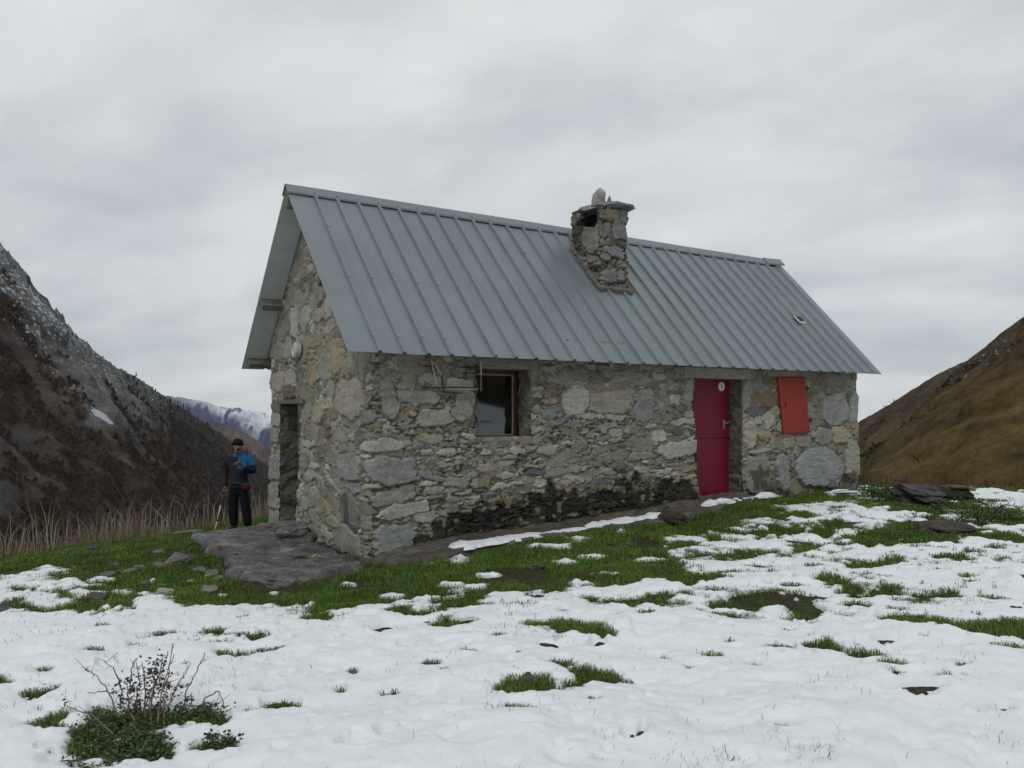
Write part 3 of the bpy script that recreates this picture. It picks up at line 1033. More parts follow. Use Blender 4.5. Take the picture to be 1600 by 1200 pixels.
# two-leaf red door set back in its opening
M_door, t, b = mat_base('maroon_paint', .42, .45)
dn = obj_noise(t, 3.0, 5, .6, vec=(1, 1, .35))
dn2 = obj_noise(t, 30, 4, .6)
t.links.new(mix_(t, math_(t, 'MULTIPLY', ramp_(t, dn2, [(.6, 0.0), (.8, .35)]), 1.0), ramp_(t, dn, [(.3, (.150, .007, .026)), (.7, (.190, .010, .034))]), (.16, .06, .06)), b.inputs['Base Color'])
bump(t, b, dn, .15, .006)
ds = .235
dz0, dzm, dz1 = .15, 1.17, 2.16
door = MB()
bar(door, 5.30, 6.60, dzm + .012, dz1, ds, ds + .045, .006)
bar(door, 5.30, 6.60, dz0, dzm - .004, ds, ds + .045, .006)
bar(door, 5.32, 6.58, dzm - .004, dzm + .012, ds + .012, ds + .04, .002)
bar(door, 5.30, 6.60, dzm + .014, dzm + .05, ds - .010, ds - .001, .003)
door_ob = door.build('door', M_door, hut)
M_steel = plain('worn_steel', (.45, .45, .43), .4, .5, .2, 20, metal=.7)
hd = MB()
tq, zq = on_front(1131, 663, ds)
hd.box(H(tq, ds - .006, zq), AX, (.018, .006, .07), .004)
hd.tube([H(tq, ds - .012, zq + .02), H(tq, ds - .05, zq + .02), H(tq + .02, ds - .055, zq + .025), H(tq + .12, ds - .055, zq + .065)], .009, 8)
hd.build('handle', M_steel, door_ob, shade=True)


def disc_sign(t, s, z, rad, ax_out, ax_side, mark, parent, thick=.02):
    """round white plate with a small dark upright figure on it"""
    up = np.array([0, 0, 1.0])
    c = H(t, s, z).reshape(3)
    mb = MB()
    n = 28
    vs, fs = [], []
    for q, rr in ((0, rad), (thick * .8, rad), (thick, rad * .94), (thick, rad * .0)):
        for k in range(n):
            w = 2 * math.pi * k / n
            vs.append(c + ax_out * q + rr * (math.cos(w) * ax_side + math.sin(w) * up))
    for i in range(3):
        for k in range(n):
            k2 = (k + 1) % n
            fs.append((i * n + k, i * n + k2, (i + 1) * n + k2, (i + 1) * n + k))
    mb.add(vs, fs, (.72, .72, .70) if mark else (.42, .42, .40))
    if mark:
        ring = []
        o_ = c + ax_out * (thick + .002)
        # narrow pointed flame-like mark
        pts = [(0, .62), (.12, .40), (.2, .1), (.18, -.25), (.05, -.55), (-.12, -.5), (-.2, -.2), (-.1, .1), (-.14, .3)]
        ring = [o_ + rad * (a_ * ax_side + b_ * up) for a_, b_ in pts]
        mb.add(ring, [tuple(range(len(ring)))], (.12, .12, .12))
    else:
        for q in (.45, .8):
            vs, fs = [], []
            for k in range(n):
                w = 2 * math.pi * k / n
                for rr, hh in ((q * rad, thick), (q * rad + .012, thick + .012), (q * rad + .024, thick)):
                    vs.append(c + ax_out * hh + rr * (math.cos(w) * ax_side + math.sin(w) * up))
            for k in range(n):
                k2 = (k + 1) % n
                for j in range(2):
                    fs.append((k * 3 + j, k2 * 3 + j, k2 * 3 + j + 1, k * 3 + j + 1))
            mb.add(vs, fs, (.40, .40, .385))
    return mb.build('sign_plate', M_sign, parent, shade=False)


M_sign = vcol('white_enamel', .5, .4, 12, .08, .1, .002)
tq, zq = on_front(1127, 604, ds)
disc_sign(tq, ds - .002, zq, .075, -AX[1], AX[0], True, door_ob, .006)
sq, zq = on_gable(470, 547)
disc_sign(-.03, sq, zq, .115, -AX[0], -AX[1], False, hut, .07)
# door sill
bm_ = MB()
bar(bm_, 5.5, 6.75, -.1, .15, -.12, .24, .02)
bm_.build('door_sill', plain('sill_dark', (.085, .08, .072), .85, .25, .3, 9, bstr=.6, bdist=.01), hut)
bm_ = MB()
bm_.box(H(.12, 2.9, -.14), AX, (.26, .5, .07), .02)
bm_.build('door_sill', plain('sill_grey', (.15, .14, .12), .85, .25, .3, 9, bstr=.6, bdist=.01), hut)
gd = MB()
for i in range(6):
    gd.box(H(.63, 2.42 + .08 + i * .16, .82), AX, (.018, .075, .95), .006)
gd.build('door', plain('dark_door', (.035, .03, .026), .8, .2, .3, 8, vec=(6, 6, 1)), hut)
gl_ = MB()
bar(gl_, -.05, .6, 1.735, 1.80, 2.28, 3.45, .012)
gl_.build('lintel', M_oldwood, hut)
# red metal shutter hanging over the right window, a little out of true
M_shut, t, b = mat_base('orange_red_paint', .5, .4)
dn = obj_noise(t, 4.0, 5, .6)
t.links.new(ramp_(t, dn, [(.3, (.235, .029, .016)), (.7, (.285, .038, .021))]), b.inputs['Base Color'])
bump(t, b, dn, .15, .006)
sh = MB()
q4 = [(7.452, 2.199), (8.177, 2.226), (8.319, 1.253), (7.604, 1.219)]
ring0 = [H(a_, -.075, b_) for a_, b_ in q4]
ring1 = [H(a_, -.045, b_) for a_, b_ in q4]
cxy = np.mean(np.array(q4), 0)
inn = [H(*(cxy + (np.array(p) - cxy) * .965).tolist()[:1], -.083, (cxy + (np.array(p) - cxy) * .965)[1]) for p in q4]
vs = ring1 + ring0 + inn
sh.add(vs, [(0, 1, 2, 3)] + [(i, (i + 1) % 4, 4 + (i + 1) % 4, 4 + i) for i in range(4)] + [(4 + i, 4 + (i + 1) % 4, 8 + (i + 1) % 4, 8 + i) for i in range(4)] + [(8, 9, 10, 11)])
sh_ob = sh.build('shutter', M_shut, hut)
M_iron = plain('rusty_iron', (.045, .03, .024), .75, .3, .4, 25, bstr=.3)
for px, py in ((1255, 607), (1260, 656)):
    hg = MB()
    tq, zq = on_front(px, py)
    hg.tube([H(tq + .015, -.07, zq - .05), H(tq + .015, -.07, zq + .05)], .014, 8)
    hg.box(H(tq + .06, -.05, zq), AX, (.05, .012, .018), .003)
    hg.build('hinge', M_iron, sh_ob)
lt = MB()
tq, zq = on_front(1221, 632)
lt.box(H(tq, -.09, zq), AX, (.012, .008, .04), .003)
lt.build('latch', M_iron, sh_ob)
# bent iron hinge stay beside the window
br = MB()
rust, dk, wht, orr = (.07, .035, .025), (.03, .027, .025), (.34, .32, .30), (.16, .10, .06)
br.tube([H(.70, -.09, 1.925), H(1.5, -.10, 1.935)], 0.0094, 6, dk)
br.tube([H(.93, -.095, 1.905), H(1.47, -.105, 1.912)], 0.0086, 6, (.33, .27, .22))
br.tube([H(.69, -.09, 2.19), H(.86, -.09, 2.195)], 0.0094, 6, dk)
br.tube([H(1.22, -.09, 2.185), H(1.5, -.10, 2.195)], 0.0078, 6, dk)
br.tube([H(1.30, -.09, 2.10), H(1.30, -.09, 2.27)], 0.0070, 6, dk)
br.tube([H(1.30, -.09, 2.12), H(1.47, -.09, 2.115)], 0.0070, 6, dk)
br.tube([H(1.35, -.09, 2.115), H(1.36, -.09, 2.05), H(1.33, -.09, 2.02)], 0.0062, 6, (.2, .19, .18))
br.tube([H(1.515, -.11, 2.27), H(1.515, -.11, 2.10)], 0.0109, 6, wht)
br.tube([H(1.515, -.11, 2.10), H(1.515, -.11, 1.89)], 0.0109, 6, orr)
br.tube([H(.80, -.10, 2.27), H(.86, -.13, 1.95)], 0.0101, 6, wht)
br.tube([H(.83, -.10, 2.25), H(.93, -.13, 2.08)], 0.0094, 6, wht)
br.tube([H(.93, -.13, 2.08), H(.97, -.11, 1.88)], 0.0133, 6, rust)
br.tube([H(.72, -.09, 1.88), H(.72, -.09, 2.0), H(.80, -.10, 1.95)], 0.0094, 6, rust)
br.tube([H(.97, -.09, 1.87), H(1.25, -.08, 1.86)], 0.0125, 6, rust)
tag(br.build('shutter_stay', M_paint, hut), 'bent rusty iron stay with two whitish rods')

# ------------------------------------------------------------------ roof
mr, t, b = mat_base('galvanised_sheet', .42, .5)
a_ = N_(t, 'ShaderNodeVertexColor', layer_name='Col')
rn = obj_noise(t, 1.2, 6, .6)
rn2 = obj_noise(t, 45, 3, .6)
rf_ = ramp_(t, math_(t, 'ADD', math_(t, 'MULTIPLY', rn, .75), math_(t, 'MULTIPLY', rn2, .25)), [(.35, .90), (.65, 1.09)])
t.links.new(mix_(t, 1.0, a_.outputs[0], rf_, 'MULTIPLY'), b.inputs['Base Color'])
b.inputs['Metallic'].default_value = .25
t.links.new(ramp_(t, rn, [(.3, .36), (.7, .5)]), b.inputs['Roughness'])
bump(t, b, rn, .12, .02)
RIB = .3175
M_lining = vcol('pale_backing_coat', .5, .4, 3, .12, .1, .01)
ROOFC = np.array([.168, .202, .218])


def slope(side, under=0.0):
    """profiled sheet of one roof slope"""
    prof = [(-OV, 0)]
    n0 = -1
    for n in range(0, 40):
        tc_ = n * RIB
        if tc_ > LR - .08:
            break
        prof += [(tc_ - .030, 0), (tc_ - .016, .036), (tc_ + .016, .036), (tc_ + .030, 0)]
        for q in (.33, .67):
            tm = tc_ + .04 + q * (RIB - .08)
            if tm < LR - .05:
                prof.append((tm, .0))
    prof.append((LR, 0.0))
    prof = np.array(prof)
    rows = np.linspace(0, 1, 34)
    T, Q = np.meshgrid(prof[:, 0], rows)
    Hh = np.repeat(prof[None, :, 1], len(rows), 0) - under + .004 * fbm(T * 1.5, Q * 4 + side * 9, 131, 2)
    half = G / 2 + EV
    sl = Q * half
    nz_, ns_ = 1 / math.hypot(1, K), -K / math.hypot(1, K)
    s_ = -EV + sl + ns_ * Hh
    z_ = ZE + sl * K + nz_ * Hh
    if side:
        s_ = G - s_
    P = H(T, s_, z_)
    c_ = np.tile(ROOFC, T.shape + (1,)) * (1 + .05 * fbm(T * .8, Q * 2, 133, 3))[..., None]
    if not side:
        pt_ = smooth(4.1, 4.5, T) * smooth(6.6, 5.2, T) * smooth(.9, .3, np.abs(Q - .25) * 1.6) * smooth(.25, .6, vn(T * 1.2, Q * 4, 135) + .1)
        c_ = c_ * (1 - pt_[..., None] * .4) + np.array([.158, .182, .168]) * (pt_ * .4)[..., None]
        # each sheet a slightly different grey; faint run-off streaks down the pans
        sheet = np.floor((T + OV) / (RIB * 3))
        c_ = c_ * (1 + .06 * (_h(sheet, sheet * 0, 5) - .5) + .05 * fbm(T * 14, Q * 1.2, 137, 2))[..., None]
    return P.reshape(-1, 3), grid_faces(*T.shape), c_.reshape(-1, 3)


rv, rfc, rc = [], [], []
n = 0
for side in (0, 1):
    P, f_, c_ = slope(side)
    rv.append(P)
    rfc.append(f_ + n)
    rc.append(c_)
    n += len(P)
# screw heads along three rows of the near slope
sm = MB()
nrm = np.array([*(-K * D2 / math.hypot(1, K)), 1 / math.hypot(1, K)])
rgs = np.random.default_rng(3)
for q in (.085, .42, .74):
    for k in range(32):
        t_ = k * RIB
        if 4.2 < t_ < 5.05 and q > .5:
            continue
        sl = (q + rgs.uniform(-.004, .004)) * (G / 2 + EV)
        p0 = H(t_, -EV + sl, ZE + sl * K) + nrm * .035
        sm.tube([p0, p0 + nrm * .004], .024, 8, (.20, .21, .20))
        sm.tube([p0 + nrm * .004, p0 + nrm * .016], .009, 6, (.42, .42, .38))
sv2 = np.concatenate(sm.v)
rv.append(sv2)
sc2 = np.concatenate(sm.c)
rc.append(sc2)
q4_ = np.array([f_ for f_ in sm.f if len(f_) == 4]) + n
q6_ = np.array([f_ for f_ in sm.f if len(f_) == 6]) + n
q8_ = np.array([f_ for f_ in sm.f if len(f_) == 8]) + n
roof = mk('roof', np.concatenate(rv), [np.concatenate(rfc), q4_, q6_, q8_], mr, hut, shade=False, col=np.concatenate(rc))
for side in (0, 1):
    P, f_, c_ = slope(side, .007)
    mk('roof_lining', P, [f_], M_lining, roof, shade=False, col=np.tile((.42, .455, .435), (len(P), 1)))
cap = MB()
for side in (0, 1):
    for (ta, tb, lift) in ((-OV - .012, LR - .45, .0), (LR - .52, LR + .02, .018)):
        nn = 60 if tb - ta > 2 else 8
        T = np.linspace(ta, tb, nn)
        rows = [(0, .064), (.05, .060), (.108, .055), (.112, .030)]
        vs = []
        for dq, hh in rows:
            for tq in T:
                rise = lift + (.02 * max(0, (tq - (LR - .5)) / .5) if lift else 0) + .002 * math.sin(tq * 2.3)
                sl = (G / 2 + EV) - dq
                s_, z_ = -EV + sl, ZE + sl * K + (hh + rise) * 1.0
                if side:
                    s_ = G - s_
                vs.append(H(tq, s_, z_))
        cap.add(vs, grid_faces(len(rows), nn), (.165, .185, .205))
for k in range(32):
    p0 = H(k * RIB, G / 2 - .08, ZR - .08 * K + .056)
    cap.tube([p0, p0 + nrm * .014], .012, 6, (.25, .25, .25))
cap.build('ridge_cap', mr, roof)
# torn vent with curled-up sheet; a near-black patch paints the shade of its hole
vt = MB()


def RP(t, s, lift=0):
    return H(t, s, ZE + (s + EV) * K).reshape(3) + nrm * lift


vt.add([RP(8.83, .56, .042), RP(8.99, .56, .042), RP(8.99, .67, .042), RP(8.83, .67, .042)], [(0, 1, 2, 3)], (.012, .012, .012))
vt.add([RP(8.82, .535, .040), RP(9.0, .535, .040), RP(9.0, .565, .07), RP(8.84, .565, .06)], [(0, 1, 2, 3)], (.50, .45, .33))
vt.add([RP(8.82, .69, .040), RP(8.99, .69, .040), RP(8.98, .665, .06), RP(8.83, .67, .07)], [(0, 1, 2, 3)], (.42, .40, .33))
vt.add([RP(8.815, .54, .040), RP(8.815, .685, .040), RP(8.835, .67, .06), RP(8.84, .57, .055)], [(0, 1, 2, 3)], (.45, .42, .33))
vt.add([RP(9.003, .54, .040), RP(9.003, .685, .040), RP(8.985, .67, .055), RP(8.985, .565, .06)], [(0, 1, 2, 3)], (.36, .34, .28))
vt.build('roof_vent', M_paint, roof)
# purlins carrying the overhang
def purlin(t0, t1, s, under, hw, hh, tilt):
    mb = MB()
    z = float(roof_z(np.array(s))) - under
    if tilt:
        sg_ = 1 if s < G / 2 else -1
        a1 = (D2 * sg_) / math.hypot(1, K)
        u1 = np.array([a1[0], a1[1], K / math.hypot(1, K)])
        w1_ = np.cross(AX[0], u1)
        if w1_[2] < 0:
            w1_ = -w1_
        mb.box(H((t0 + t1) / 2, s, z), (AX[0], u1, w1_), ((t1 - t0) / 2, hw, hh), .006)
    else:
        mb.box(H((t0 + t1) / 2, s, z), AX, ((t1 - t0) / 2, hw, hh), .006)
    return mb.build('purlin', M_wood, hut)


purlin(-OV + .03, .4, 3.22, .13, .05, .085, True)
purlin(-OV + .05, .4, 4.04, .125, .045, .07, True)
purlin(-OV + .03, .4, .72, .13, .05, .085, True)
purlin(-OV + .06, .4, -.12, .125, .045, .07, True)
purlin(-OV + .01, .4, G / 2, .17, .05, .10, False)
# near-black floor and partition added inside the hut so that nothing shines through
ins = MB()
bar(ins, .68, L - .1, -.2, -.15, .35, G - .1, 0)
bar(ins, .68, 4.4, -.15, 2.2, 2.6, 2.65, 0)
ins.build('inner_blackout', M_dark, hut)

# ------------------------------------------------------------------ chimney
T0, T1, S0, S1 = 4.30, 4.93, .88, 1.60
zc0, zc1 = 3.3, 4.93
pw, pd = T1 - T0, S1 - S0
perim = [ts(T0, S1), ts(T0, S0), ts(T1, S0), ts(T1, S1), ts(T0, S1)]
CH = [dict(u=pd + .18, z=4.53, a=.07, b=.10, col=CM, p=.02, n=4), dict(u=pd + .44, z=4.53, a=.14, b=.13, col=CB, p=.03, n=5), dict(u=pd + .30, z=4.80, a=.14, b=.07, col=(.36, .32, .2), p=.02, n=3),
      dict(u=pd + .53, z=4.78, a=.08, b=.12, col=CB, p=.035, n=2.5), dict(u=pd - .22, z=4.40, a=.17, b=.22, col=CM, p=.03, n=4), dict(u=pd + .20, z=3.80, a=.14, b=.09, col=CB, p=.03, n=4), dict(u=pd + .30, z=4.18, a=.22, b=.06, col=CB, p=.03, n=3, r=-.1),
      dict(u=pd - .55, z=4.55, a=.1, b=.12, col=CX, p=.02, n=3), dict(u=pd + .50, z=4.36, a=.10, b=.06, col=CX, p=.01, n=4), dict(u=pd + .22, z=4.36, a=.06, b=.07, col=CM, p=.015, n=4)]


for s__ in CH:
    s__['a'] *= 1.18
    s__['b'] *= 1.18
CH += [dict(u=pd + .12, z=4.10, a=.10, b=.07, col=CM, p=.02, n=3), dict(u=pd + .45, z=4.0, a=.12, b=.06, col=CM, p=.02, n=3), dict(u=pd + .42, z=3.82, a=.10, b=.09, col=CB, p=.02, n=4), dict(u=pd - .15, z=4.05, a=.12, b=.07, col=CM, p=.02, n=3), dict(u=pd - .4, z=4.25, a=.13, b=.08, col=CX, p=.02, n=3)]


def ch_style(u, z, a, rg):
    if z < 4.2:
        return rg.uniform(2.0, 4.5), rg.normal(-.15, .2), a < .15
    return rg.uniform(1, 2), rg.normal(0, .2), a < .13


U, Z, HG, COL = stone_field(0, 2 * (pw + pd), zc0, zc1, .011, CH, 31, ch_style, .8, mortar=(.15, .14, .115), mlevel=-.006)
PP, NN = path_eval(perim, U[0], .04)
COL = COL * np.array([.80, .79, .76])
off = HG * 1.15 - .025 + .03 * np.clip((zc1 - .25 - Z) / 1.2, 0, 1) + .02 * fbm(U * 2, Z * 2, 33, 2)
Vc = np.stack([(PP[None, :, 0] + NN[None, :, 0] * off).ravel(), (PP[None, :, 1] + NN[None, :, 1] * off).ravel(), Z.ravel()], 1)
fc = grid_faces(*U.shape)
fu, fz = U.ravel()[fc].mean(1), Z.ravel()[fc].mean(1)
soot = (smooth(.5, .0, np.abs(Z - 4.8) + .3 * np.abs(U - .35)) * .55)[..., None]
COL = COL * .84 * (1 - soot) + np.array([.03, .028, .026]) * soot
hole = (fu > .14) & (fu < .64) & (fz > 4.63 + .05 * np.sin(fu * 6 + 1)) & (fz < 4.91)
v_, f2_, c_ = compact(Vc, fc[~hole], COL.reshape(-1, 3))
chim = mk('chimney', v_, [f2_], M_stone, hut, col=c_)
dark_fill = MB()  # near-black boxes added inside to stand for the shade in the hole
dark_fill.box(H((T0 + T1) / 2 + .12, (S0 + S1) / 2, 4.2), AX, (pw / 2 - .17, pd / 2 - .03, .68), 0, (.012, .011, .01))
dark_fill.box(H((T0 + T1) / 2, (S0 + S1) / 2, 4.45), AX, (pw / 2 - .03, pd / 2 - .03, .1), 0, (.012, .011, .01))
dark_fill.build('dark_fill', M_rock, chim)


def rock_mesh(c, half, seed, rot=0, sub=4, amp=.18, layers=0, flat=0, cols=((.2, .2, .19), (.3, .29, .26)), blocky=.45, tilt=(0, 0), fr=1.6):
    """an angular stone: noisy, blocky, optionally layered like slate"""
    bm = bmesh.new()
    bmesh.ops.create_icosphere(bm, subdivisions=sub, radius=1)
    P = np.array([v.co[:] for v in bm.verts])
    F_ = np.array([[v.index for v in f_.verts] for f_ in bm.faces])
    bm.free()
    n_ = P / np.linalg.norm(P, axis=1)[:, None]
    mx = np.abs(n_).max(1)[:, None]
    P = n_ * (1 - blocky) + n_ / mx * blocky
    d = fbm(n_[:, 0] * fr + n_[:, 2] * 1.3 + seed * 3.1, n_[:, 1] * fr - n_[:, 2] * 1.1, seed, 4)
    P = P * (1 + amp * d)[:, None]
    # chop with a few random planes for broken faces
    rg = np.random.default_rng(seed)
    for _ in range(7):
        w = rg.normal(0, 1, 3)
        w /= np.linalg.norm(w)
        k_ = rg.uniform(.72, .95)
        dd = P @ w
        P = P - np.maximum(dd - k_, 0)[:, None] * w * .85
    P = P * np.array(half)
    if layers:
        ph = P[:, 2] / half[2] * layers + .6 * d
        P[:, :2] *= (1 + .05 * np.sign(np.sin(ph * 3.1)))[:, None]
    c_ = np.array(cols[0]) + (np.array(cols[1]) - np.array(cols[0])) * np.clip(.5 + .6 * fbm(P[:, 0] * 9 + seed, P[:, 2] * 22 + P[:, 1] * 7, seed + 5, 4), 0, 1)[:, None]
    M = Matrix.Rotation(rot, 3, 'Z') @ Matrix.Rotation(tilt[0], 3, 'X') @ Matrix.Rotation(tilt[1], 3, 'Y')
    P = P @ np.array(M).T + np.array(c)
    return P, F_, c_


def hut_rot():
    return math.atan2(D1[1], D1[0])


cc = H((T0 + T1) / 2, (S0 + S1) / 2, zc1 + .02).reshape(3)
P, F_, c_ = rock_mesh(cc, (pw / 2 + .095, pd / 2 + .10, .048), 51, hut_rot(), 5, .12, 0, 0, ((.13, .135, .135), (.26, .265, .26)), .85, (0, .02), 2.5)
tcap = (P - cc) @ AX[0]
P[:, 2] -= .22 * np.maximum(-tcap - .1, 0)
cap_ob = mk('cap_slab', P, [F_], M_rock, chim, col=c_, shade=False)
P, F_, c_ = rock_mesh(H(4.52, 1.15, zc1 + .18).reshape(3), (.105, .10, .15), 53, .4, 4, .25, 0, 0, ((.22, .21, .19), (.36, .35, .32)), .35, (.2, .1))
tag(mk('stone', P, [F_], M_rock, None, tuple(H(4.52, 1.15, zc1 + .06).reshape(3)), col=c_, shade=False), 'pale knobbly stone standing on top of the chimney cap', 'stone')
P, F_, c_ = rock_mesh(H(4.78, 1.2, zc1 + .14).reshape(3), (.07, .06, .13), 57, .2, 3, .2, 0, 0, ((.12, .12, .12), (.2, .2, .19)), .1, (.1, .15))
kz = np.clip((P[:, 2] - zc1 - .02) / .28, 0, 1)
ctr = H(4.78, 1.2, 0).reshape(3)[:2]
P[:, :2] = ctr + (P[:, :2] - ctr) * (1 - .8 * kz)[:, None]
tag(mk('stone', P, [F_], M_rock, None, tuple(H(4.78, 1.2, zc1 + .05).reshape(3)), col=c_, shade=False), 'small dark pointed stone beside the pale one on the chimney cap', 'stone')
fl = MB()
rgf = np.random.default_rng(8)
for pa, pb in (((T0 - .03, S0 - .03), (T1 + .03, S0 - .03)), ((T0 - .02, S1), (T0 - .02, S0 - .03)), ((T1 + .02, S1), (T1 + .02, S0 - .03))):
    q = np.linspace(0, 1, 22)
    fl.tube([RP(pa[0] + (pb[0] - pa[0]) * k + rgf.normal(0, .008), pa[1] + (pb[1] - pa[1]) * k + rgf.normal(0, .008), .025) for k in q], .042 + .014 * rgf.normal(0, 1, 22), 7, (.13, .12, .10))
fl.build('mortar_fillet', M_rock, chim)
#PART3

# ------------------------------------------------------------------ mountains
def terrain_strip(name, label, cat, ridge, Yv, bv, drop, dirx, disp, colf, mat, diry=0.0):
    """a mountain flank: ridge(Y) -> X, z; falls away in direction dirx by drop(b); behind the ridge it falls too"""
    Yg, Bg = np.meshgrid(Yv, bv, indexing='ij')
    rx, rz = ridge(Yg)
    X = rx + dirx * Bg
    Yw = Yg + diry * Bg
    z = rz - drop(Bg)
    dx, dy, dz = disp(Yg, Bg)
    V = np.stack([X + dx, Yw + dy, z + dz], -1).reshape(-1, 3)
    col = colf(Yg.ravel(), Bg.ravel(), V)
    ob = mk(name, V, [grid_faces(*Yg.shape)], mat, col=col)
    tag(ob, label, cat, kind='structure')
    return V, col




def speckled(name, scale, vec, fine, snow=(.42, .45, .49)):
    """hillside whose stored alpha says how often old snow lies in the hollows of the ground"""
    m, t, b = mat_base(name, .95, .05)
    a = N_(t, 'ShaderNodeVertexColor', layer_name='Col')
    n = obj_noise(t, scale, 4, .6, 0, vec)
    n2 = obj_noise(t, fine, 9, .72)
    f_ = ramp_(t, n2, [(.28, .5), (.72, 1.5)])
    base_ = mix_(t, 1.0, a.outputs[0], f_, 'MULTIPLY')
    thr = math_(t, 'SUBTRACT', n, math_(t, 'SUBTRACT', 1.0, a.outputs[1]))
    k = ramp_(t, thr, [(.0, 0.0), (.09, 1.0)])
    t.links.new(mix_(t, k, base_, snow), b.inputs['Base Color'])
    bump(t, b, n2, .8, 1.2)
    return m


M_hill = speckled('mountain_side', .48, (1, 1, .8), .5)
M_hill2 = speckled('hill_side', .8, (1, .5, 1.6), .9)
M_far = vcol('far_slope', .95, .05, .06, .4, .7, 6)
SK = np.array([(0, 375), (10, 388), (20, 401), (30, 416), (45, 436), (56, 462), (64, 470), (75, 482), (88, 483), (100, 494), (112, 512), (120, 520), (135, 533), (150, 552), (175, 566), (200, 581), (220, 592), (240, 606), (262, 621), (300, 645), (340, 673), (363, 689), (425, 730)], float)
skY = 480 + 900 * SK[:, 0] / 425
ry = np.concatenate([[20, 200, 400], skY, [1700, 2400]])
rX = np.concatenate([[-330, -312, -302], (SK[:, 0] - 800) / F * skY, [-330, -160]])
rZ = np.concatenate([[125, 124, 116], CZ - (SK[:, 1] - HOR) / F * skY, [-165, -280]])


def ridge_l(Y):
    z = np.interp(Y, ry, rZ)
    j = smooth(1000, 700, Y)
    return np.interp(Y, ry, rX), z + j * 4.6 * (ridged(Y / 26, Y * 0, 201, 4)) + 1.2 * fbm(Y / 9, Y * 0, 203, 3) - 1.5


def drop_l(b):
    bp = np.maximum(b, 0)
    return np.interp(bp, [0, 25, 60, 160, 330], [0, 42, 92, 200, 300]) + np.maximum(-b, 0) * 1.2


def disp_l(Y, B):
    g = ridged(Y / 70 + B / 160, B / 260, 205, 4) * 13 * smooth(0, 40, B)
    r = fbm(Y / 16, B / 16, 207, 4) * 3.5 * smooth(0, 12, B) + fbm(Y / 5, B / 5, 209, 3) * 1.2 * smooth(0, 6, B)
    up = smooth(110, 20, B) * smooth(1000, 750, Y)
    r = r + (ridged(Y / 34, B / 17, 208, 4) - .3) * 6.5 * smooth(0, 8, B) * up
    return g * .9 + r, fbm(Y / 30, B / 30, 211, 2) * 4 * smooth(0, 20, B), g * .25 + r * .4


def col_l(Y, B, V):
    px, py = proj(V[:, 0], V[:, 1], V[:, 2])
    sky_y = np.interp(px, SK[:, 0], SK[:, 1])
    below = py - sky_y                                   # how far down the flank, in the layout of the view
    n1 = fbm(Y / 40 + B / 60, B / 110, 213, 4)
    n2 = fbm(Y / 7, B / 6, 215, 4)
    wood = np.array([.048, .035, .027]) * (1 + .3 * n2)[:, None]
    russet = np.array([.052, .033, .022])
    w_ = smooth(.0, .6, fbm(Y / 60, B / 60, 217, 3))[:, None] * smooth(60, 160, below)[:, None]
    wood = wood * (1 - w_) + russet * w_
    rock = np.array([.12, .118, .115]) * (1 + .5 * n2)[:, None]
    band = smooth(175, 60, below + 45 * n1) * smooth(290, 190, px)
    rk = np.clip(band * smooth(-.45, .15, n1 + .4 * n2 + .15), 0, 1)[:, None]
    c = wood * (1 - rk) + rock * rk
    outc = .8 * smooth(1.25, .6, ((px - 25) / 75) ** 2 + ((py - 735) / 72) ** 2 + .5 * n1)[:, None] * smooth(-.5, .1, n2)[:, None]
    c = c * (1 - outc * .8) + np.array([.075, .072, .066]) * outc * .8
    strip = smooth(1.1, .5, ((px - 40 - (py - 560) * .55) / 14) ** 2 + ((py - 580) / 75) ** 2 + .4 * n2)[:, None]
    c = c * (1 - strip * .4) + np.array([.10, .095, .087]) * strip * .4
    sb = smooth(130, 10, below + 60 * n1) * smooth(330, 120, px)
    al = .28 + .19 * sb + .05 * fbm(Y / 40, B / 25, 221, 3) * sb - .10 * (sb < .03)
    al = al + .10 * smooth(60, 10, below) * smooth(430, 250, px) * smooth(200, 260, px)
    s3 = smooth(1.1, .7, ((py - (634 + (px - 135) * .66)) / (4 + .05 * (px - 130))) ** 2 + ((px - 157) / 19) ** 2 + .35 * n2)[:, None]
    al = np.where(s3[:, 0] > .5, 1.2, al)
    return np.concatenate([np.clip(c, .004, 1), al[:, None]], 1)


Yv = 60 * (2400 / 60) ** np.linspace(0, 1, 1150)
bv = np.concatenate([np.linspace(-160, -8, 12), np.linspace(0, 330, 190)])
VL, CL = terrain_strip('mountain', 'steep dark wooded mountain flank with snow-flecked crags', 'mountain', ridge_l, Yv, bv, drop_l, 1.0, disp_l, col_l, M_hill)

# bare woods and scattered conifers clothing the flank
rg = np.random.default_rng(77)


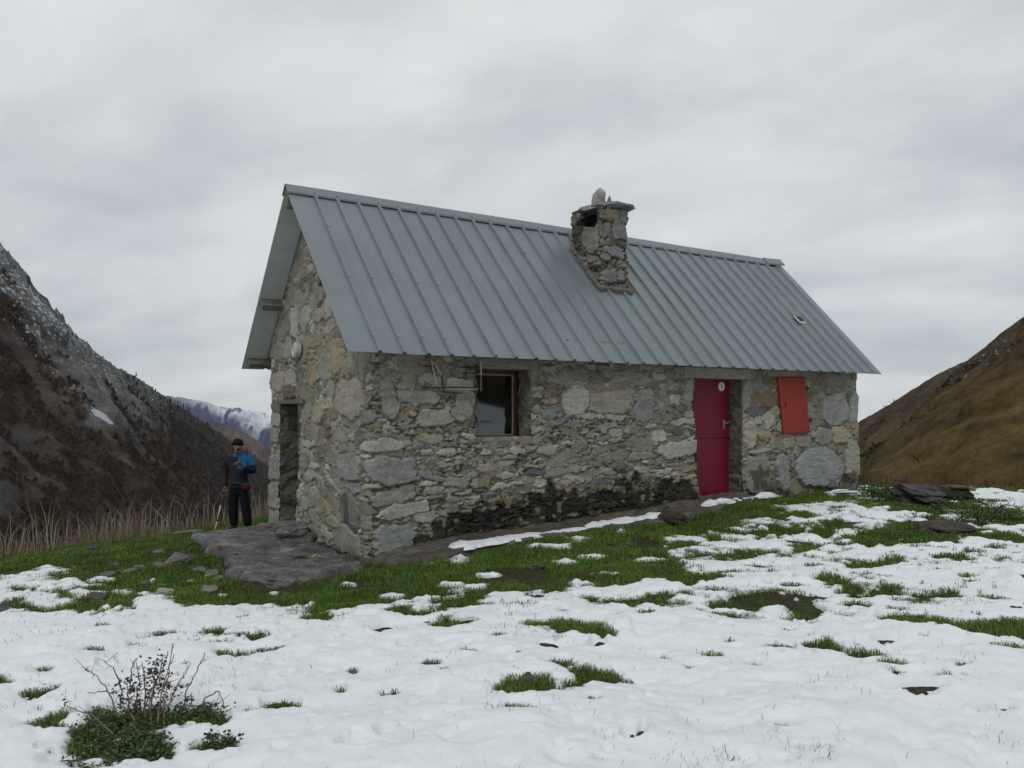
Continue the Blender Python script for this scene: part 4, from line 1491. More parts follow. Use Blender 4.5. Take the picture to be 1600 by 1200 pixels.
def spiky_wood(name, label, P, hts, wid, cols, nb=3):
    n = len(P)
    vs, fs, cs = [], [], []
    base = 0
    for k in range(nb):
        a = rg.uniform(0, 6.28, n)
        ca, sa = np.cos(a) * wid * rg.uniform(.6, 1, n), np.sin(a) * wid * rg.uniform(.6, 1, n)
        ox, oy = rg.normal(0, .25, n) * wid, rg.normal(0, .25, n) * wid
        hz = hts * rg.uniform(.75, 1.05, n)
        q = np.stack([np.stack([P[:, 0] - ca + ox, P[:, 1] - sa + oy, P[:, 2] + hz * .15], 1), np.stack([P[:, 0] + ca + ox, P[:, 1] + sa + oy, P[:, 2] + hz * .2], 1),
                      np.stack([P[:, 0] + ca * .6 + ox, P[:, 1] + sa * .6 + oy, P[:, 2] + hz * .72], 1), np.stack([P[:, 0] + ox, P[:, 1] + oy, P[:, 2] + hz], 1), np.stack([P[:, 0] - ca * .65 + ox, P[:, 1] - sa * .65 + oy, P[:, 2] + hz * .6], 1)], 1)
        vs.append(q.reshape(-1, 3))
        fs.append(np.arange(n * 5).reshape(n, 5) + base)
        cs.append(np.repeat(cols, 5, 0))
        base += n * 5
    o = mk(name, np.concatenate(vs), [np.concatenate(fs)], M_leafy, col=np.concatenate(cs), shade=False)
    tag(o, label, 'wood', kind='stuff')


M_leafy = vcol('twiggy_wood', .95, .03, 1.0, .3, 0)
pxl, pyl = proj(VL[:, 0], VL[:, 1], VL[:, 2])
below = pyl - np.interp(pxl, SK[:, 0], SK[:, 1])
Yl = VL[:, 1]
ok = np.where((pxl > -60) & (pxl < 450) & (pyl < 880) & (Yl > 130) & (CL[:, 2] < .045) & (below > 25))[0]
pick = rg.choice(ok, min(15000, len(ok)), False)
P = VL[pick] + rg.normal(0, .6, (len(pick), 3)) * [1, 1, 0]
hh = rg.uniform(2.0, 4.6, len(pick)) * np.clip(Yl[pick] / 600, .5, 1.2)
brn = np.array([(.054, .040, .031), (.048, .036, .029), (.060, .042, .030), (.045, .036, .030), (.062, .049, .039)])[rg.integers(0, 5, len(pick))] * rg.uniform(.8, 1.25, (len(pick), 1))
spiky_wood('bare_wood', 'bare brown winter woods covering the lower mountain flank', P, hh, hh * .42, brn, 4)
ok = np.where((pxl > 200) & (pxl < 430) & (below < 60) & (below > -14))[0]
pick = rg.choice(ok, min(420, len(ok)), False)
P = VL[pick]
hh = rg.uniform(3.0, 6.5, len(pick)) * np.clip(Yl[pick] / 900, .5, 1.2)
spiky_wood('conifer_wood', 'dark conifers scattered along the falling mountain skyline', P, hh, hh * .2, np.tile((.022, .024, .023), (len(P), 1)) * rg.uniform(.7, 1.4, (len(P), 1)))


# a brown spur farther down the valley and the snow-capped range behind it
def band(name, label, cat, sk, Y0, depth, fall, seed, colf, ncol=420, nrow=70, amp=.5):
    sk = np.array(sk, float)
    pxs = np.linspace(sk[0, 0], sk[-1, 0], ncol)
    pys = np.interp(pxs, sk[:, 0], sk[:, 1])
    q = np.linspace(-.12, 1, nrow)
    PX, Q = np.meshgrid(pxs, q, indexing='ij')
    PY = np.repeat(pys[:, None], nrow, 1)
    X = (PX - 800) / F * Y0
    z = CZ - (PY - HOR) / F * Y0
    zz_ = z - np.abs(Q) * fall + (Q > 0) * (ridged(PX / 22 + Q * 2, Q * 2.5, seed, 4) * fall * .10 * amp * smooth(0, .15, Q)) + fbm(PX / 7, Q * 4, seed + 3, 3) * fall * .006
    Yw = Y0 - Q * depth
    V = np.stack([X, Yw, zz_], -1).reshape(-1, 3)
    ob = mk(name, V, [grid_faces(ncol, nrow)], M_far, col=colf(PX.ravel(), PY.ravel(), Q.ravel()))
    tag(ob, label, cat, kind='structure')


def col_mid(px, py, q):
    n = fbm(px / 20, q * 12, 231, 4)
    a, b_ = np.array([.105, .075, .066]), np.array([.062, .048, .048])
    k = smooth(-.3, .5, n + q * 1.2 - .3)[:, None]
    return a * (1 - k) + b_ * k


band('hill', 'bare mauve-brown spur of hill farther down the valley', 'hill', [(150, 600), (230, 622), (290, 643), (313, 653), (340, 659), (366, 668), (395, 684), (422, 701), (480, 740), (560, 790), (700, 840)], 2300, 900, 520, 233, col_mid)


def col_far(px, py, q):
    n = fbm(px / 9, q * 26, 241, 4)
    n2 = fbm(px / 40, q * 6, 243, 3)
    fo = np.array([.030, .043, .085])  # forest tone with the blue of distance haze mixed into it
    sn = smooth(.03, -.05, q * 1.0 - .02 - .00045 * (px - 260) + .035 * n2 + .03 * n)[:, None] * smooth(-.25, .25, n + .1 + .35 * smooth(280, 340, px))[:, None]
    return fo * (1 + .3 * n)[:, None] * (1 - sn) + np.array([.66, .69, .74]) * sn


band('mountain', 'distant haze-blue wooded range with a snowy crest', 'mountain', [(-200, 600), (100, 612), (200, 615), (255, 617), (285, 620), (320, 626), (350, 634), (380, 638), (425, 644), (500, 652), (700, 668), (1000, 664), (1300, 668)], 5200, 1500, 1150, 245, col_far, 700, 90)

# the golden-brown hillside to the right
SR = np.array([(1343, 657), (1360, 649), (1390, 632), (1430, 604), (1480, 575), (1530, 549), (1570, 526), (1600, 508)], float)


def ridge_r(Y):
    x = 107 + np.maximum(120 - Y, 0) * .8
    pxr = 800 + F * x / np.maximum(Y, 100)
    pyr = np.interp(pxr, SR[:, 0], SR[:, 1])
    z1_ = CZ - (pyr - HOR) / F * Y
    z2_ = 21 + (168 - Y) * .30
    z = np.where(Y > 246, -2 - (Y - 246) * .35, np.where(Y > 168, z1_, z2_))
    return x, z - .25 + .35 * fbm(Y / 6, Y * 0, 251, 3)


def drop_r(b):
    bp = np.maximum(b, 0)
    return np.interp(bp, [0, 4, 30, 80, 170], [0, 3.3, 27, 62, 122]) + np.maximum(-b, 0) * .8


def disp_r(Y, B):
    k = smooth(0, 14, B)
    g = ridged((Y + B * .9) / 34, (B - Y * .2) / 90, 253, 3) * 4.2 * k
    r = fbm(Y / 7, B / 5, 255, 4) * .7 * k + fbm(Y / 2.2, B / 1.6, 257, 3) * .25 * smooth(0, 3, B)
    return -g * .6, r * 0, g * .55 + r


def col_r(Y, B, V):
    px, py = proj(V[:, 0], V[:, 1], V[:, 2])
    g = ridged((Y + B * .9) / 34, (B - Y * .2) / 90, 253, 3)
    n = fbm((Y + B * .8) / 12, (B - Y * .3) / 30, 261, 4)
    n2 = fbm(Y / 3, B / 3, 263, 4)
    gold, olive, brown, grey = np.array([.118, .080, .033]), np.array([.060, .054, .023]), np.array([.080, .052, .026]), np.array([.074, .056, .042])
    k = smooth(-.25, .45, n - g * .6 + .2)[:, None]
    c = gold * (1 - k) + olive * k
    k2 = smooth(.0, .7, fbm(Y / 25, B / 18, 265, 3))[:, None] * .8
    c = c * (1 - k2) + brown * k2
    k3 = smooth(30, 5, B + 12 * n)[:, None] * .75
    c = c * (1 - k3) + grey * k3
    dark = smooth(.35, .7, fbm(Y / 9 + 3, B / 7, 267, 3))[:, None] * .55
    c = c * (1 - dark) + np.array([.03, .027, .018]) * dark
    c = c * (1 + .35 * n2)[:, None]
    zone = smooth(1.2, .4, ((px - 1540) / 75) ** 2 + ((py - (560 + (1540 - px) * .5)) / 24) ** 2) + .9 * smooth(1.1, .4, ((px - 1590) / 40) ** 2 + ((py - 755) / 16) ** 2) + .22
    al = .18 + .215 * np.minimum(zone, 1)
    return np.concatenate([np.clip(c, .004, 1), al[:, None]], 1)


Yv = np.concatenate([np.linspace(-260, 60, 90), np.linspace(61, 330, 420)])
bv = np.concatenate([np.linspace(-80, -4, 8), np.linspace(0, 170, 260)])
VR, CR = terrain_strip('hill', 'golden-brown grassy hillside rising to the right of the hut', 'hill', ridge_r, Yv, bv, drop_r, -1.0, disp_r, col_r, M_hill2)
pxr_, pyr_ = proj(VR[:, 0], VR[:, 1], VR[:, 2])
lum = CR[:, :3].sum(1)
ok = np.where((VR[:, 1] > 75) & (pxr_ > 1300) & (pxr_ < 1680) & (pyr_ < 800) & (lum < .112) & (pyr_ > np.interp(pxr_, SR[:, 0], SR[:, 1]) + 16))[0]
pick = rg.choice(ok, min(1500, len(ok)), False)
P = VR[pick] + rg.normal(0, .3, (len(pick), 3)) * [1, 1, 0]
hh = rg.uniform(.2, .6, len(P)) * (.5 + vn(P[:, 1] / 5, P[:, 0] / 5, 271))
spiky_wood('scrub', 'low dark scrub and bracken in the hollows of the right hillside', P, hh, hh * .55, np.array([(.034, .028, .018), (.045, .036, .026), (.036, .036, .016), (.06, .042, .026)])[rg.integers(0, 4, len(P))] * rg.uniform(.7, 1.25, (len(P), 1)), 4)
vf = np.array([(-4000, -700, -300), (4000, -700, -300), (4000, 7000, -300), (-4000, 7000, -300)], float)
tag(mk('valley_floor', vf, [np.array([[0, 1, 2, 3]])], plain('valley_woods', (.035, .03, .024), .95, .05, .4, .02, bstr=0)), 'dark wooded valley floor far below the knoll', 'valley floor', kind='structure')


def bare_bush(loc, h, seed, label, col=(.05, .04, .034), n=26, group=None, rad=.02, spread=.5):
    rg_ = np.random.default_rng(seed)
    mb = MB()
    loc = np.array(loc, float)

    def limb(p, d, ln, r, lev):
        q = [p]
        for i in range(3):
            d = d + rg_.normal(0, .16, 3)
            d /= np.linalg.norm(d)
            q.append(q[-1] + d * ln / 3)
        mb.tube(q, np.linspace(r, r * .5, 4), 4, np.array(col) * rg_.uniform(.8, 1.3), caps=False)
        if lev:
            for i in range(rg_.integers(3, 6)):
                dd = d + rg_.normal(0, .55, 3)
                dd[2] = abs(dd[2]) * .8 + .2
                dd /= np.linalg.norm(dd)
                limb(q[rg_.integers(1, 4)], dd, ln * rg_.uniform(.45, .7), r * .55, lev - 1)
    for i in range(max(3, n // 6)):
        d = np.array([rg_.normal(0, spread), rg_.normal(0, spread), 1])
        d /= np.linalg.norm(d)
        limb(loc + rg_.normal(0, .05 * h, 3) * [1, 1, 0], d, h * rg_.uniform(.4, .6), rad, 2)
    o = mb.build('bare_bush', M_leafy, None, tuple(loc))
    return tag(o, label, 'bush', group)


def on_hill(px, py):
    pr, pq = proj(VR[:, 0], VR[:, 1], VR[:, 2])
    d = (pr - px) ** 2 + (pq - py) ** 2 + np.where(VR[:, 1] < 70, 1e6, 0)
    return VR[np.argmin(d)]


for i, (px, py, h, lab, col) in enumerate([(1383, 637, 1.7, 'bare bush low on the right-hand skyline, leftmost of those on the ridge', (.06, .055, .055)), (1396, 629, 1.9, 'bare bush on the right-hand skyline, just uphill of another one', (.06, .055, .055)),
                                          (1597, 512, 3.4, 'tall bare shrub on the highest visible point of the right ridge', (.05, .045, .042)), (1441, 722, 4.4, 'dark leafless shrub in the middle of the golden hillside', (.03, .025, .022)),
                                          (1452, 640, 3.6, 'grey leafless thicket below the right-hand skyline', (.05, .043, .04)), (1490, 655, 3.4, 'leafless dark thicket high in the gully of the right hillside', (.036, .03, .026))]):
    bare_bush(on_hill(px, py) - np.array([0, 0, .2]), h, 300 + i, lab, col, 40, 'bare bushes on the right hillside', .03, .7)

# ------------------------------------------------------------------ bedrock slab, footing strip, loose stones
OUT = np.array([hit(*p)[:2] for p in ((296, 842), (345, 832), (428, 826), (478, 846), (535, 866), (582, 876), (575, 888), (500, 906), (430, 919), (385, 914), (352, 897), (347, 874), (322, 862))])
lo, hi = OUT.min(0) - .25, OUT.max(0) + .25
xs, ys = np.arange(lo[0], hi[0], .018), np.arange(lo[1], hi[1], .022)
X, Y = np.meshgrid(xs, ys)
sd = sdist(np.stack([X.ravel(), Y.ravel()], 1), OUT) + .10 * fbm(X.ravel() * 3, Y.ravel() * 3, 271, 3)
u_ = (X.ravel() * .35 + Y.ravel() * .94)
v2_ = (X.ravel() * .94 - Y.ravel() * .35)
lay = fbm(u_ * 1.8, v2_ * .6, 273, 3)
stepz = np.floor(lay * 11 + .5 * fbm(u_ * 8, v2_ * 6, 274, 3)) / 11 * .06 + .026 * fbm(u_ * 9, v2_ * 3, 275, 5, .6) + .010 * fbm(u_ * 24, v2_ * 6, 277, 3)
zb = gz(X.ravel(), Y.ravel(), False)
zt = zb + .055 + stepz
z = zt - smooth(-.05, .05, sd) * .2
f_ = grid_faces(*X.shape)
kp = sd[f_].min(1) < .12
c_ = np.array([.078, .076, .074]) * (1 + .6 * fbm(u_ * 14, v2_ * 3, 279, 4) + .25 * fbm(u_ * 2, v2_ * 1, 281, 3))[:, None]
pl = smooth(.45, .75, fbm(u_ * 8, v2_ * 3, 283, 3))[:, None] * .7
c_ = c_ * (1 - pl) + np.array([.22, .215, .20]) * pl
br_ = smooth(.2, .6, fbm(X.ravel() * 1.5, Y.ravel() * 1.5, 285, 3))[:, None] * .35
c_ = c_ * (1 - br_) + np.array([.085, .068, .05]) * br_
vs_, fs_, cs_ = compact(np.stack([X.ravel(), Y.ravel(), z], 1), f_[kp], np.clip(c_, .01, .5))
oc = OUT.mean(0)
M_slab = vcol('wet_bedrock', .6, .4, 11, .55, .9, .035)
tag(mk('rock_slab', vs_, [fs_], M_slab, None, (oc[0], oc[1], gz1(*oc)), col=cs_), 'broad flat slab of dark layered bedrock in front of the gable doorway', 'rock')

# narrow footing along the front wall
T, S_ = np.meshgrid(np.linspace(-.05, 6.9, 420), np.linspace(-.75, .06, 60), indexing='ij')
P = H(T, S_, 0).reshape(-1, 3)
w_ = .56 + .05 * fbm(T.ravel() * 1.5, T.ravel() * 0, 291, 3) - .22 * smooth(5.3, 6.2, T.ravel())
ed = smooth(0, -.07, S_.ravel() + w_) + smooth(6.6, 6.9, T.ravel()) + smooth(.1, -.05, T.ravel())
zz_ = gz(P[:, 0], P[:, 1], False) + .045 + .02 * fbm(T.ravel() * 5, S_.ravel() * 5, 293, 4) + .05 * smooth(-.35, 0, S_.ravel())
P[:, 2] = zz_ - np.clip(ed, 0, 1) * .17
cc_ = np.array([.085, .075, .062]) * (1 + .35 * fbm(T.ravel() * 4, S_.ravel() * 7, 295, 4))[:, None]
tag(mk('path', P, [grid_faces(*T.shape)], M_slab, col=np.clip(cc_, .01, .4)), 'narrow muddy stone footing along the front wall', 'path', kind='structure')


def snow_heap(name, t0, t1, sfun, wfun, hmax, seed, label):
    T = np.linspace(t0, t1, max(40, int((t1 - t0) * 60)))
    q = np.linspace(-1, 1, 22)
    Tg, Q = np.meshgrid(T, q, indexing='ij')
    env = np.sqrt(np.clip(smooth(t0, t0 + .35, Tg) * smooth(t1, t1 - .5, Tg), 0, 1))
    env = env * (.75 + .35 * fbm(Tg * 3, Q * 0, seed, 3))
    Sg = sfun(Tg) + Q * wfun(Tg) * np.clip(env, .02, 2) + .02 * fbm(Tg * 8, Q * 2, seed + 3, 2)
    P = H(Tg, Sg, 0).reshape(-1, 3)
    hgt = hmax * np.clip(env, 0, 1.4) * np.sqrt(np.clip(1 - Q ** 2, 0, 1)) * (1 + .25 * fbm(Tg * 5, Sg * 8, seed + 5, 3))
    P[:, 2] = gz(P[:, 0], P[:, 1], False) + .025 + hgt.ravel()
    o = mk(name, P, [grid_faces(*Tg.shape)], snow_m, col=np.ones((len(P), 3)))
    return tag(o, label, 'snow', kind='stuff')


snow_heap('snow_strip', .78, 4.75, lambda t: -.43 + .02 * np.sin(t * 2) + .03 * (t > 3), lambda t: .27 - .03 * t, .075, 301, 'long thin strip of snow left along the outer edge of the wall footing')
snow_heap('snow_strip', 5.25, 6.1, lambda t: -.36 + 0 * t, lambda t: .15 + 0 * t, .12, 305, 'rounded lump of snow in front of the maroon door')
snow_heap('snow_strip', 5.95, 7.3, lambda t: -.28 + 0 * t, lambda t: .08 + 0 * t, .08, 309, 'low thin ridge of snow running right from the door towards the shutter')
snow_heap('snow_strip', 8.5, 9.6, lambda t: -.25 + 0 * t, lambda t: .07 + 0 * t, .06, 313, 'low streak of snow at the right corner of the hut')

GREY, DARK, TAN = ((.07, .069, .067), (.165, .16, .15)), ((.04, .038, .034), (.10, .095, .088)), ((.20, .17, .12), (.32, .28, .21))
SMALL = 'small flat grey stone lying in the grass left of the rock slab'
STONES = [  # px, py of its middle, half width and height in px, colours, label
    (281, 872, 21, 8, GREY, 'long flat grey stone tilted against the left edge of the rock slab'), (313, 889, 10, 5, GREY, SMALL), (333, 894, 10, 6, GREY, SMALL), (342, 903, 10, 4, GREY, SMALL),
    (250, 883, 12, 7, ((.09, .075, .065), (.17, .15, .135)), 'rounded brownish stone in the grass left of the slab'), (219, 886, 10, 5, GREY, SMALL), (204, 891, 11, 4, GREY, SMALL), (177, 882, 9, 5, DARK, 'dark jagged stone in the grass behind the brown one'),
    (167, 897, 13, 6, ((.08, .065, .06), (.14, .12, .11)), 'dark brown flat stone, left end of the row in the grass'), (184, 894, 6, 4, GREY, SMALL), (256, 925, 13, 5, ((.22, .215, .19), (.33, .32, .29)), 'pale wedge-shaped stone in the grass near the snow edge'),
    (327, 921, 15, 6, ((.13, .12, .105), (.22, .2, .18)), 'grey-brown stone half sunk in grass below the slab corner'), (253, 914, 8, 3, GREY, SMALL), (249, 862, 10, 3, GREY, 'thin grey stone near the reeds'), (145, 856, 9, 7, DARK, 'dark mossy lump of rock at the foot of the reeds'),
    (147, 932, 16, 5, DARK, 'dark stone lying between two tongues of snow'), (295, 831, 22, 4, GREY, 'flat grey ledge of stone behind the slab by the walking pole'), (3, 950, 12, 8, DARK, 'dark rock cut by the left picture edge in the snow'), (224, 911, 7, 4, DARK, 'small dark stone standing on edge in the grass'),
    (297, 908, 7, 4, TAN, 'small tan stone in the grass left of the slab'), (326, 899, 5, 4, TAN, 'tiny yellowish stone beside the small grey ones'), (826, 1060, 15, 10, ((.055, .05, .045), (.11, .10, .09)), 'small dark rock poking out of a grass patch in the snow'),
    (840, 884, 15, 4, DARK, 'low brown stone in the grass band before the wall'), (537, 835, 9, 7, GREY, 'small pale rubble stone at the foot of the gable'),
]
for i, (px, py, hw, hh, cl_, lab) in enumerate(STONES):
    p = hit(px, py + hh * .6)
    sc_ = p[1] / F
    P, F_, c_ = rock_mesh((p[0], p[1], p[2] + hh * sc_ * .35), (hw * sc_ * .95, hw * sc_ * random.Random(i).uniform(.7, 1.0), hh * sc_ * .85), 400 + i, 0, 4, .3, 0, 0, cl_, .5, (random.Random(i + 9).uniform(-.15, .2), random.Random(i + 5).uniform(-.15, .15)))
    P += 0
    tag(mk('stone', P, [F_], M_rock, None, (p[0], p[1], p[2]), col=c_, shade=False), lab, 'stone', 'small flat grey stones in the grass' if lab == SMALL else None)
# thick slate lying by the gable doorway
p = hit(455, 850)
sc_ = p[1] / F
P, F_, c_ = rock_mesh((p[0], p[1] + .1, p[2] + .15), (28 * sc_, .22, .10), 451, .1, 5, .16, 3, 0, ((.055, .055, .057), (.14, .14, .145)), .55, (.05, .04), 2)
tag(mk('stone', P, [F_], M_slab, None, (p[0], p[1], p[2]), col=c_, shade=False), 'thick dark slate lying on the slab beside the gable doorway', 'stone')
P, F_, c_ = rock_mesh((p[0] + .27, p[1] + .02, p[2] + .09), (.13, .12, .06), 453, .1, 3, .2, 0, 0, DARK, .4)
tag(mk('stone', P, [F_], M_rock, None, (p[0] + .27, p[1], p[2]), col=c_, shade=False), 'small dark stone tucked against the thick slate by the wall', 'stone')
p = hit(508, 0 + 800) if False else hit(410, 834)
P, F_, c_ = rock_mesh((p[0], p[1] + .15, p[2] + .07), (.20, .17, .07), 455, .1, 4, .15, 0, 0, GREY, .3)
tag(mk('stone', P, [F_], M_rock, None, (p[0], p[1], p[2]), col=c_, shade=False), 'low rounded grey stone at the back of the slab near the hiker', 'stone')
# autumn leaves fallen on the slab
for i, (px, py, cl_, lab) in enumerate([(367, 876, (.30, .17, .06), 'curled orange-brown leaf lying on the slab, longest of those there'), (492, 881, (.42, .30, .10), 'yellow leaf lying on the slab near the hut wall'), (451, 882, (.20, .10, .06), 'russet leaf on the middle of the rock slab'), (343, 866, (.20, .11, .07), 'russet leaf near the left edge of the rock slab')]):
    p = hit(px, py)
    mb = MB()
    for k in range(2):
        a0 = .4 * i + k * 2.4
        c0 = np.array([p[0] + k * .04, p[1], p[2] + .085])
        e1, e2 = np.array([math.cos(a0), math.sin(a0), .1]), np.array([-math.sin(a0), math.cos(a0), .25])
        mb.add([c0 - e1 * .06, c0 + e2 * .028 + [0, 0, .015], c0 + e1 * .06, c0 - e2 * .028 + [0, 0, .02], c0 + [0, 0, .004]], [(0, 4, 1), (1, 4, 2), (2, 4, 3), (3, 4, 0)], cl_)
    tag(mb.build('fallen_leaf', M_leafy, None, tuple(p)), lab, 'leaf')

# dark outcrop, stump and earth bank on the right
def outcrop(name, px, py, hw, hh, dep, seed, cols, label, cat, layers=0, mat=None, blocky=.45, sub=5, amp=.22, sink=.35, tilt=(0, 0)):
    p = hit(px, py + hh)
    sc_ = p[1] / F
    P, F_, c_ = rock_mesh((p[0], p[1] + dep * .4, p[2] + hh * sc_ * (1 - sink)), (hw * sc_, dep, hh * sc_ * 1.1), seed, 0, sub, amp, layers, 0, cols, blocky, tilt)
    return tag(mk(name, P, [F_], mat or M_rock, None, tuple(p), col=c_, shade=False), label, cat)


BLK = ((.018, .017, .016), (.075, .072, .068))
outcrop('rock', 1443, 772, 36, 15, .45, 471, BLK, 'black layered rock standing on the brow right of the hut', 'rock', 4, tilt=(.1, .12))
outcrop('rock', 1425, 770, 22, 10, .3, 473, BLK, 'smaller dark rock leaning on the left end of the black outcrop', 'rock', 3, tilt=(0, .3))
outcrop('rock', 1452, 763, 14, 7, .2, 475, BLK, 'jagged dark stone forming the top of the black outcrop', 'rock', 2, tilt=(.2, -.3))
p = hit(1498, 781)
mb = MB()
P, F_, c_ = rock_mesh((p[0], p[1] + .15, p[2] + .10), (.27, .22, .13), 477, .1, 4, .16, 0, 0, ((.03, .026, .022), (.08, .07, .055)), .8)
mb.add(P, [tuple(f_) for f_ in F_], c_)
mb.box((p[0] - .02, p[1] + .05, p[2] + .235), ((1, .06, .0), (-.06, 1, 0), (0, 0, 1)), (.15, .15, .018), .006, (.10, .065, .042))
mb.box((p[0] + .20, p[1] + .02, p[2] + .20), ((1, .06, .05), (-.06, 1, 0), (-.05, 0, 1)), (.06, .11, .035), .01, (.19, .15, .09))
tag(mb.build('tree_stump', M_rock, None, tuple(p)), 'weathered low wooden stump with a pale cut end beside the black rock', 'stump')
MUD = ((.030, .022, .017), (.075, .055, .042))
outcrop('earth_bank', 1486, 822, 46, 10, .35, 479, MUD, 'dark bare earth bank between snow and moss on the right', 'earth bank', 0, None, .1, 5, .15, .55)
outcrop('earth_bank', 1050, 806, 32, 11, .28, 481, ((.022, .020, .014), (.06, .052, .03)), 'dark mossy heap of earth at the foot of the wall left of the door', 'earth bank', 0, None, .1, 5, .25, .5)

# ------------------------------------------------------------------ grass
M_grass = vcol('grass_blades', .75, .15, 5, .15, 0)


def blades(name, label, cat, P, h, w, lean, cols, bend=.5):
    n = len(P)
    a = rg.uniform(0, 6.28, n)
    la = rg.uniform(0, 6.28, n)
    ux, uy = np.cos(a) * w, np.sin(a) * w
    lx, ly = np.cos(la) * lean * h, np.sin(la) * lean * h
    z0 = np.zeros(n)
    p0 = P + np.stack([ux, uy, z0 - .01], 1)
    p1 = P - np.stack([ux, uy, z0 + .01], 1)
    mid = P + np.stack([lx * .3, ly * .3, h * .6], 1)
    m0, m1 = mid + np.stack([ux, uy, z0], 1) * .75, mid - np.stack([ux, uy, z0], 1) * .75
    tip = P + np.stack([lx, ly, h * (1 - bend * lean * .5)], 1)
    V = np.stack([p0, p1, m1, m0, tip], 1).reshape(-1, 3)
    b = np.arange(n)[:, None] * 5
    fq = b + np.array([[0, 1, 2, 3]])
    ft = b + np.array([[3, 2, 4]])
    o = mk(name, V, [fq, ft], M_grass, col=np.repeat(cols, 5, 0), shade=False)
    return tag(o, label, cat, kind='stuff')


front = (_y > 2.6) & (_y < 24) & (np.abs(_x / np.maximum(_y, .1)) < .8)
tslab = sdist(np.stack([_x, _y], 1), OUT)
inhut = (_t > -.1) & (_t < L + .1) & (_s > -.12) & (_s < G + .1)
onstrip = (_t > .2) & (_t < 5.6) & (_s > -.58) & (_s < 0)
dirt = fbm(_x * 1.1, _y * 1.1, 311, 3)
free = front & ~inhut & ~onstrip & (tslab > .03)
okg = np.where(free & (_m < -.04) & (_bd < .3) & (dirt < .75))[0]
clump = vn(_x[okg] * 3.2, _y[okg] * 3.2, 313)
wgt = (.6 + clump) * np.clip(_y[okg] / 6, .9, 2.2) * np.where(_y[okg] < 6.6, 1.5, 1)
pick = rg.choice(okg, 170000, True, wgt / wgt.sum())
cell = np.stack([rg.uniform(-.5, .5, len(pick)) * .05 * _y[pick] / 8, rg.uniform(-.5, .5, len(pick)) * .09 * _y[pick] / 8], 1)
P = np.stack([_x[pick] + cell[:, 0], _y[pick] + cell[:, 1], _z[pick]], 1)
cl_ = vn(P[:, 0] * 2.3, P[:, 1] * 2.3, 317)
h_ = rg.uniform(.018, .046, len(P)) * (.6 + .9 * vn(P[:, 0] * 4, P[:, 1] * 4, 319)) * np.where(P[:, 1] < 7, .85, 1.1)
gc = np.array([.062, .135, .020]) * (1 - cl_[:, None]) + np.array([.125, .215, .038]) * cl_[:, None]
yel = (rg.uniform(0, 1, len(P)) < .08 + .28 * smooth(.5, .8, vn(P[:, 0] * 1.4, P[:, 1] * 1.4, 318)))[:, None]
gc = np.where(yel, np.array([.12, .10, .045]), gc) * rg.uniform(.65, 1.3, (len(P), 1))
far_ = smooth(12, 14, P[:, 1])[:, None]
blades('grass', 'short bright green grass on the bare ground around the hut', 'grass', P, h_, rg.uniform(.0018, .004, len(P)) * np.clip(P[:, 1] / 7, .8, 2.0), rg.uniform(.3, 1.5, len(P)), gc)
# sparse blades standing through the snow
oks = np.where(front & ~inhut & (_m > .0) & (_m < 2.5) & (_bd < -.2))[0]
cw = smooth(.60, .9, vn(_x[oks] * 2.1, _y[oks] * 2.1, 323)) * smooth(.4, .7, vn(_x[oks] * 9, _y[oks] * 9, 325)) + .03 + 1.4 * smooth(.35, 0, _m[oks])
cw = cw * np.clip(_y[oks] / 5, .5, 2)
pick = rg.choice(oks, 5200, True, cw / cw.sum())
P = np.stack([_x[pick] + rg.normal(0, .012, len(pick)), _y[pick] + rg.normal(0, .02, len(pick)), _z[pick] + th[pick] - .005], 1)
gc = np.array([(.055, .085, .03), (.09, .085, .05), (.06, .055, .035), (.035, .06, .02)])[rg.integers(0, 4, len(P))] * rg.uniform(.6, 1.2, (len(P), 1))
blades('grass', 'thin grass blades poking up through the snow', 'grass', P, rg.uniform(.015, .06, len(P)), rg.uniform(.0008, .0018, len(P)) * np.clip(P[:, 1] / 5, .8, 2), rg.uniform(.5, 1.7, len(P)), gc)
# dry stalks over the brow
def over_brow(n, x0, x1, d0, d1):
    X = rg.uniform(x0, x1, n * 8)
    Y = rg.uniform(6, 22, n * 8)
    d = beyond(np.stack([X, Y], 1))
    k = np.where((d > d0) & (d < d1))[0][:n]
    return X[k], Y[k], d[k]


X, Y, d = over_brow(12000, -12, -1.5, .1, 2.6)
cl_ = vn(X * 1.1, Y * 1.1, 331)
k = rg.uniform(0, 1, len(X)) < (.25 + cl_)
X, Y, cl_ = X[k], Y[k], cl_[k]
P = np.stack([X, Y, gz(X, Y)], 1)
tall = rg.uniform(0, 1, len(P)) < .13
h_ = np.where(tall, rg.uniform(.5, .95, len(P)), rg.uniform(.16, .46, len(P)) * (.6 + .6 * cl_))
gc = np.where(tall[:, None], np.array([.34, .285, .20]), np.array([(.22, .165, .11), (.13, .095, .065), (.28, .225, .155)])[rg.integers(0, 3, len(P))]) * rg.uniform(.7, 1.2, (len(P), 1))
blades('dry_grass', 'tall straw-coloured stalks beyond the brow on the left', 'dry grass', P, h_, np.where(tall, .006, .004), rg.uniform(.02, .55, len(P)), gc, .4)
X, Y, d = over_brow(2600, 6.5, 15, -.1, 1.6)
P = np.stack([X, Y, gz(X, Y)], 1)
h_ = rg.uniform(.12, .42, len(P)) * (.5 + .8 * vn(X * 1.5, Y * 1.5, 333))
gc = np.array([(.13, .075, .05), (.10, .06, .042), (.17, .12, .07)])[rg.integers(0, 3, len(P))] * rg.uniform(.7, 1.2, (len(P), 1))
blades('dry_grass', 'short reddish dry grass along the brow on the right', 'dry grass', P, h_, .005, rg.uniform(.05, .4, len(P)), gc, .3)


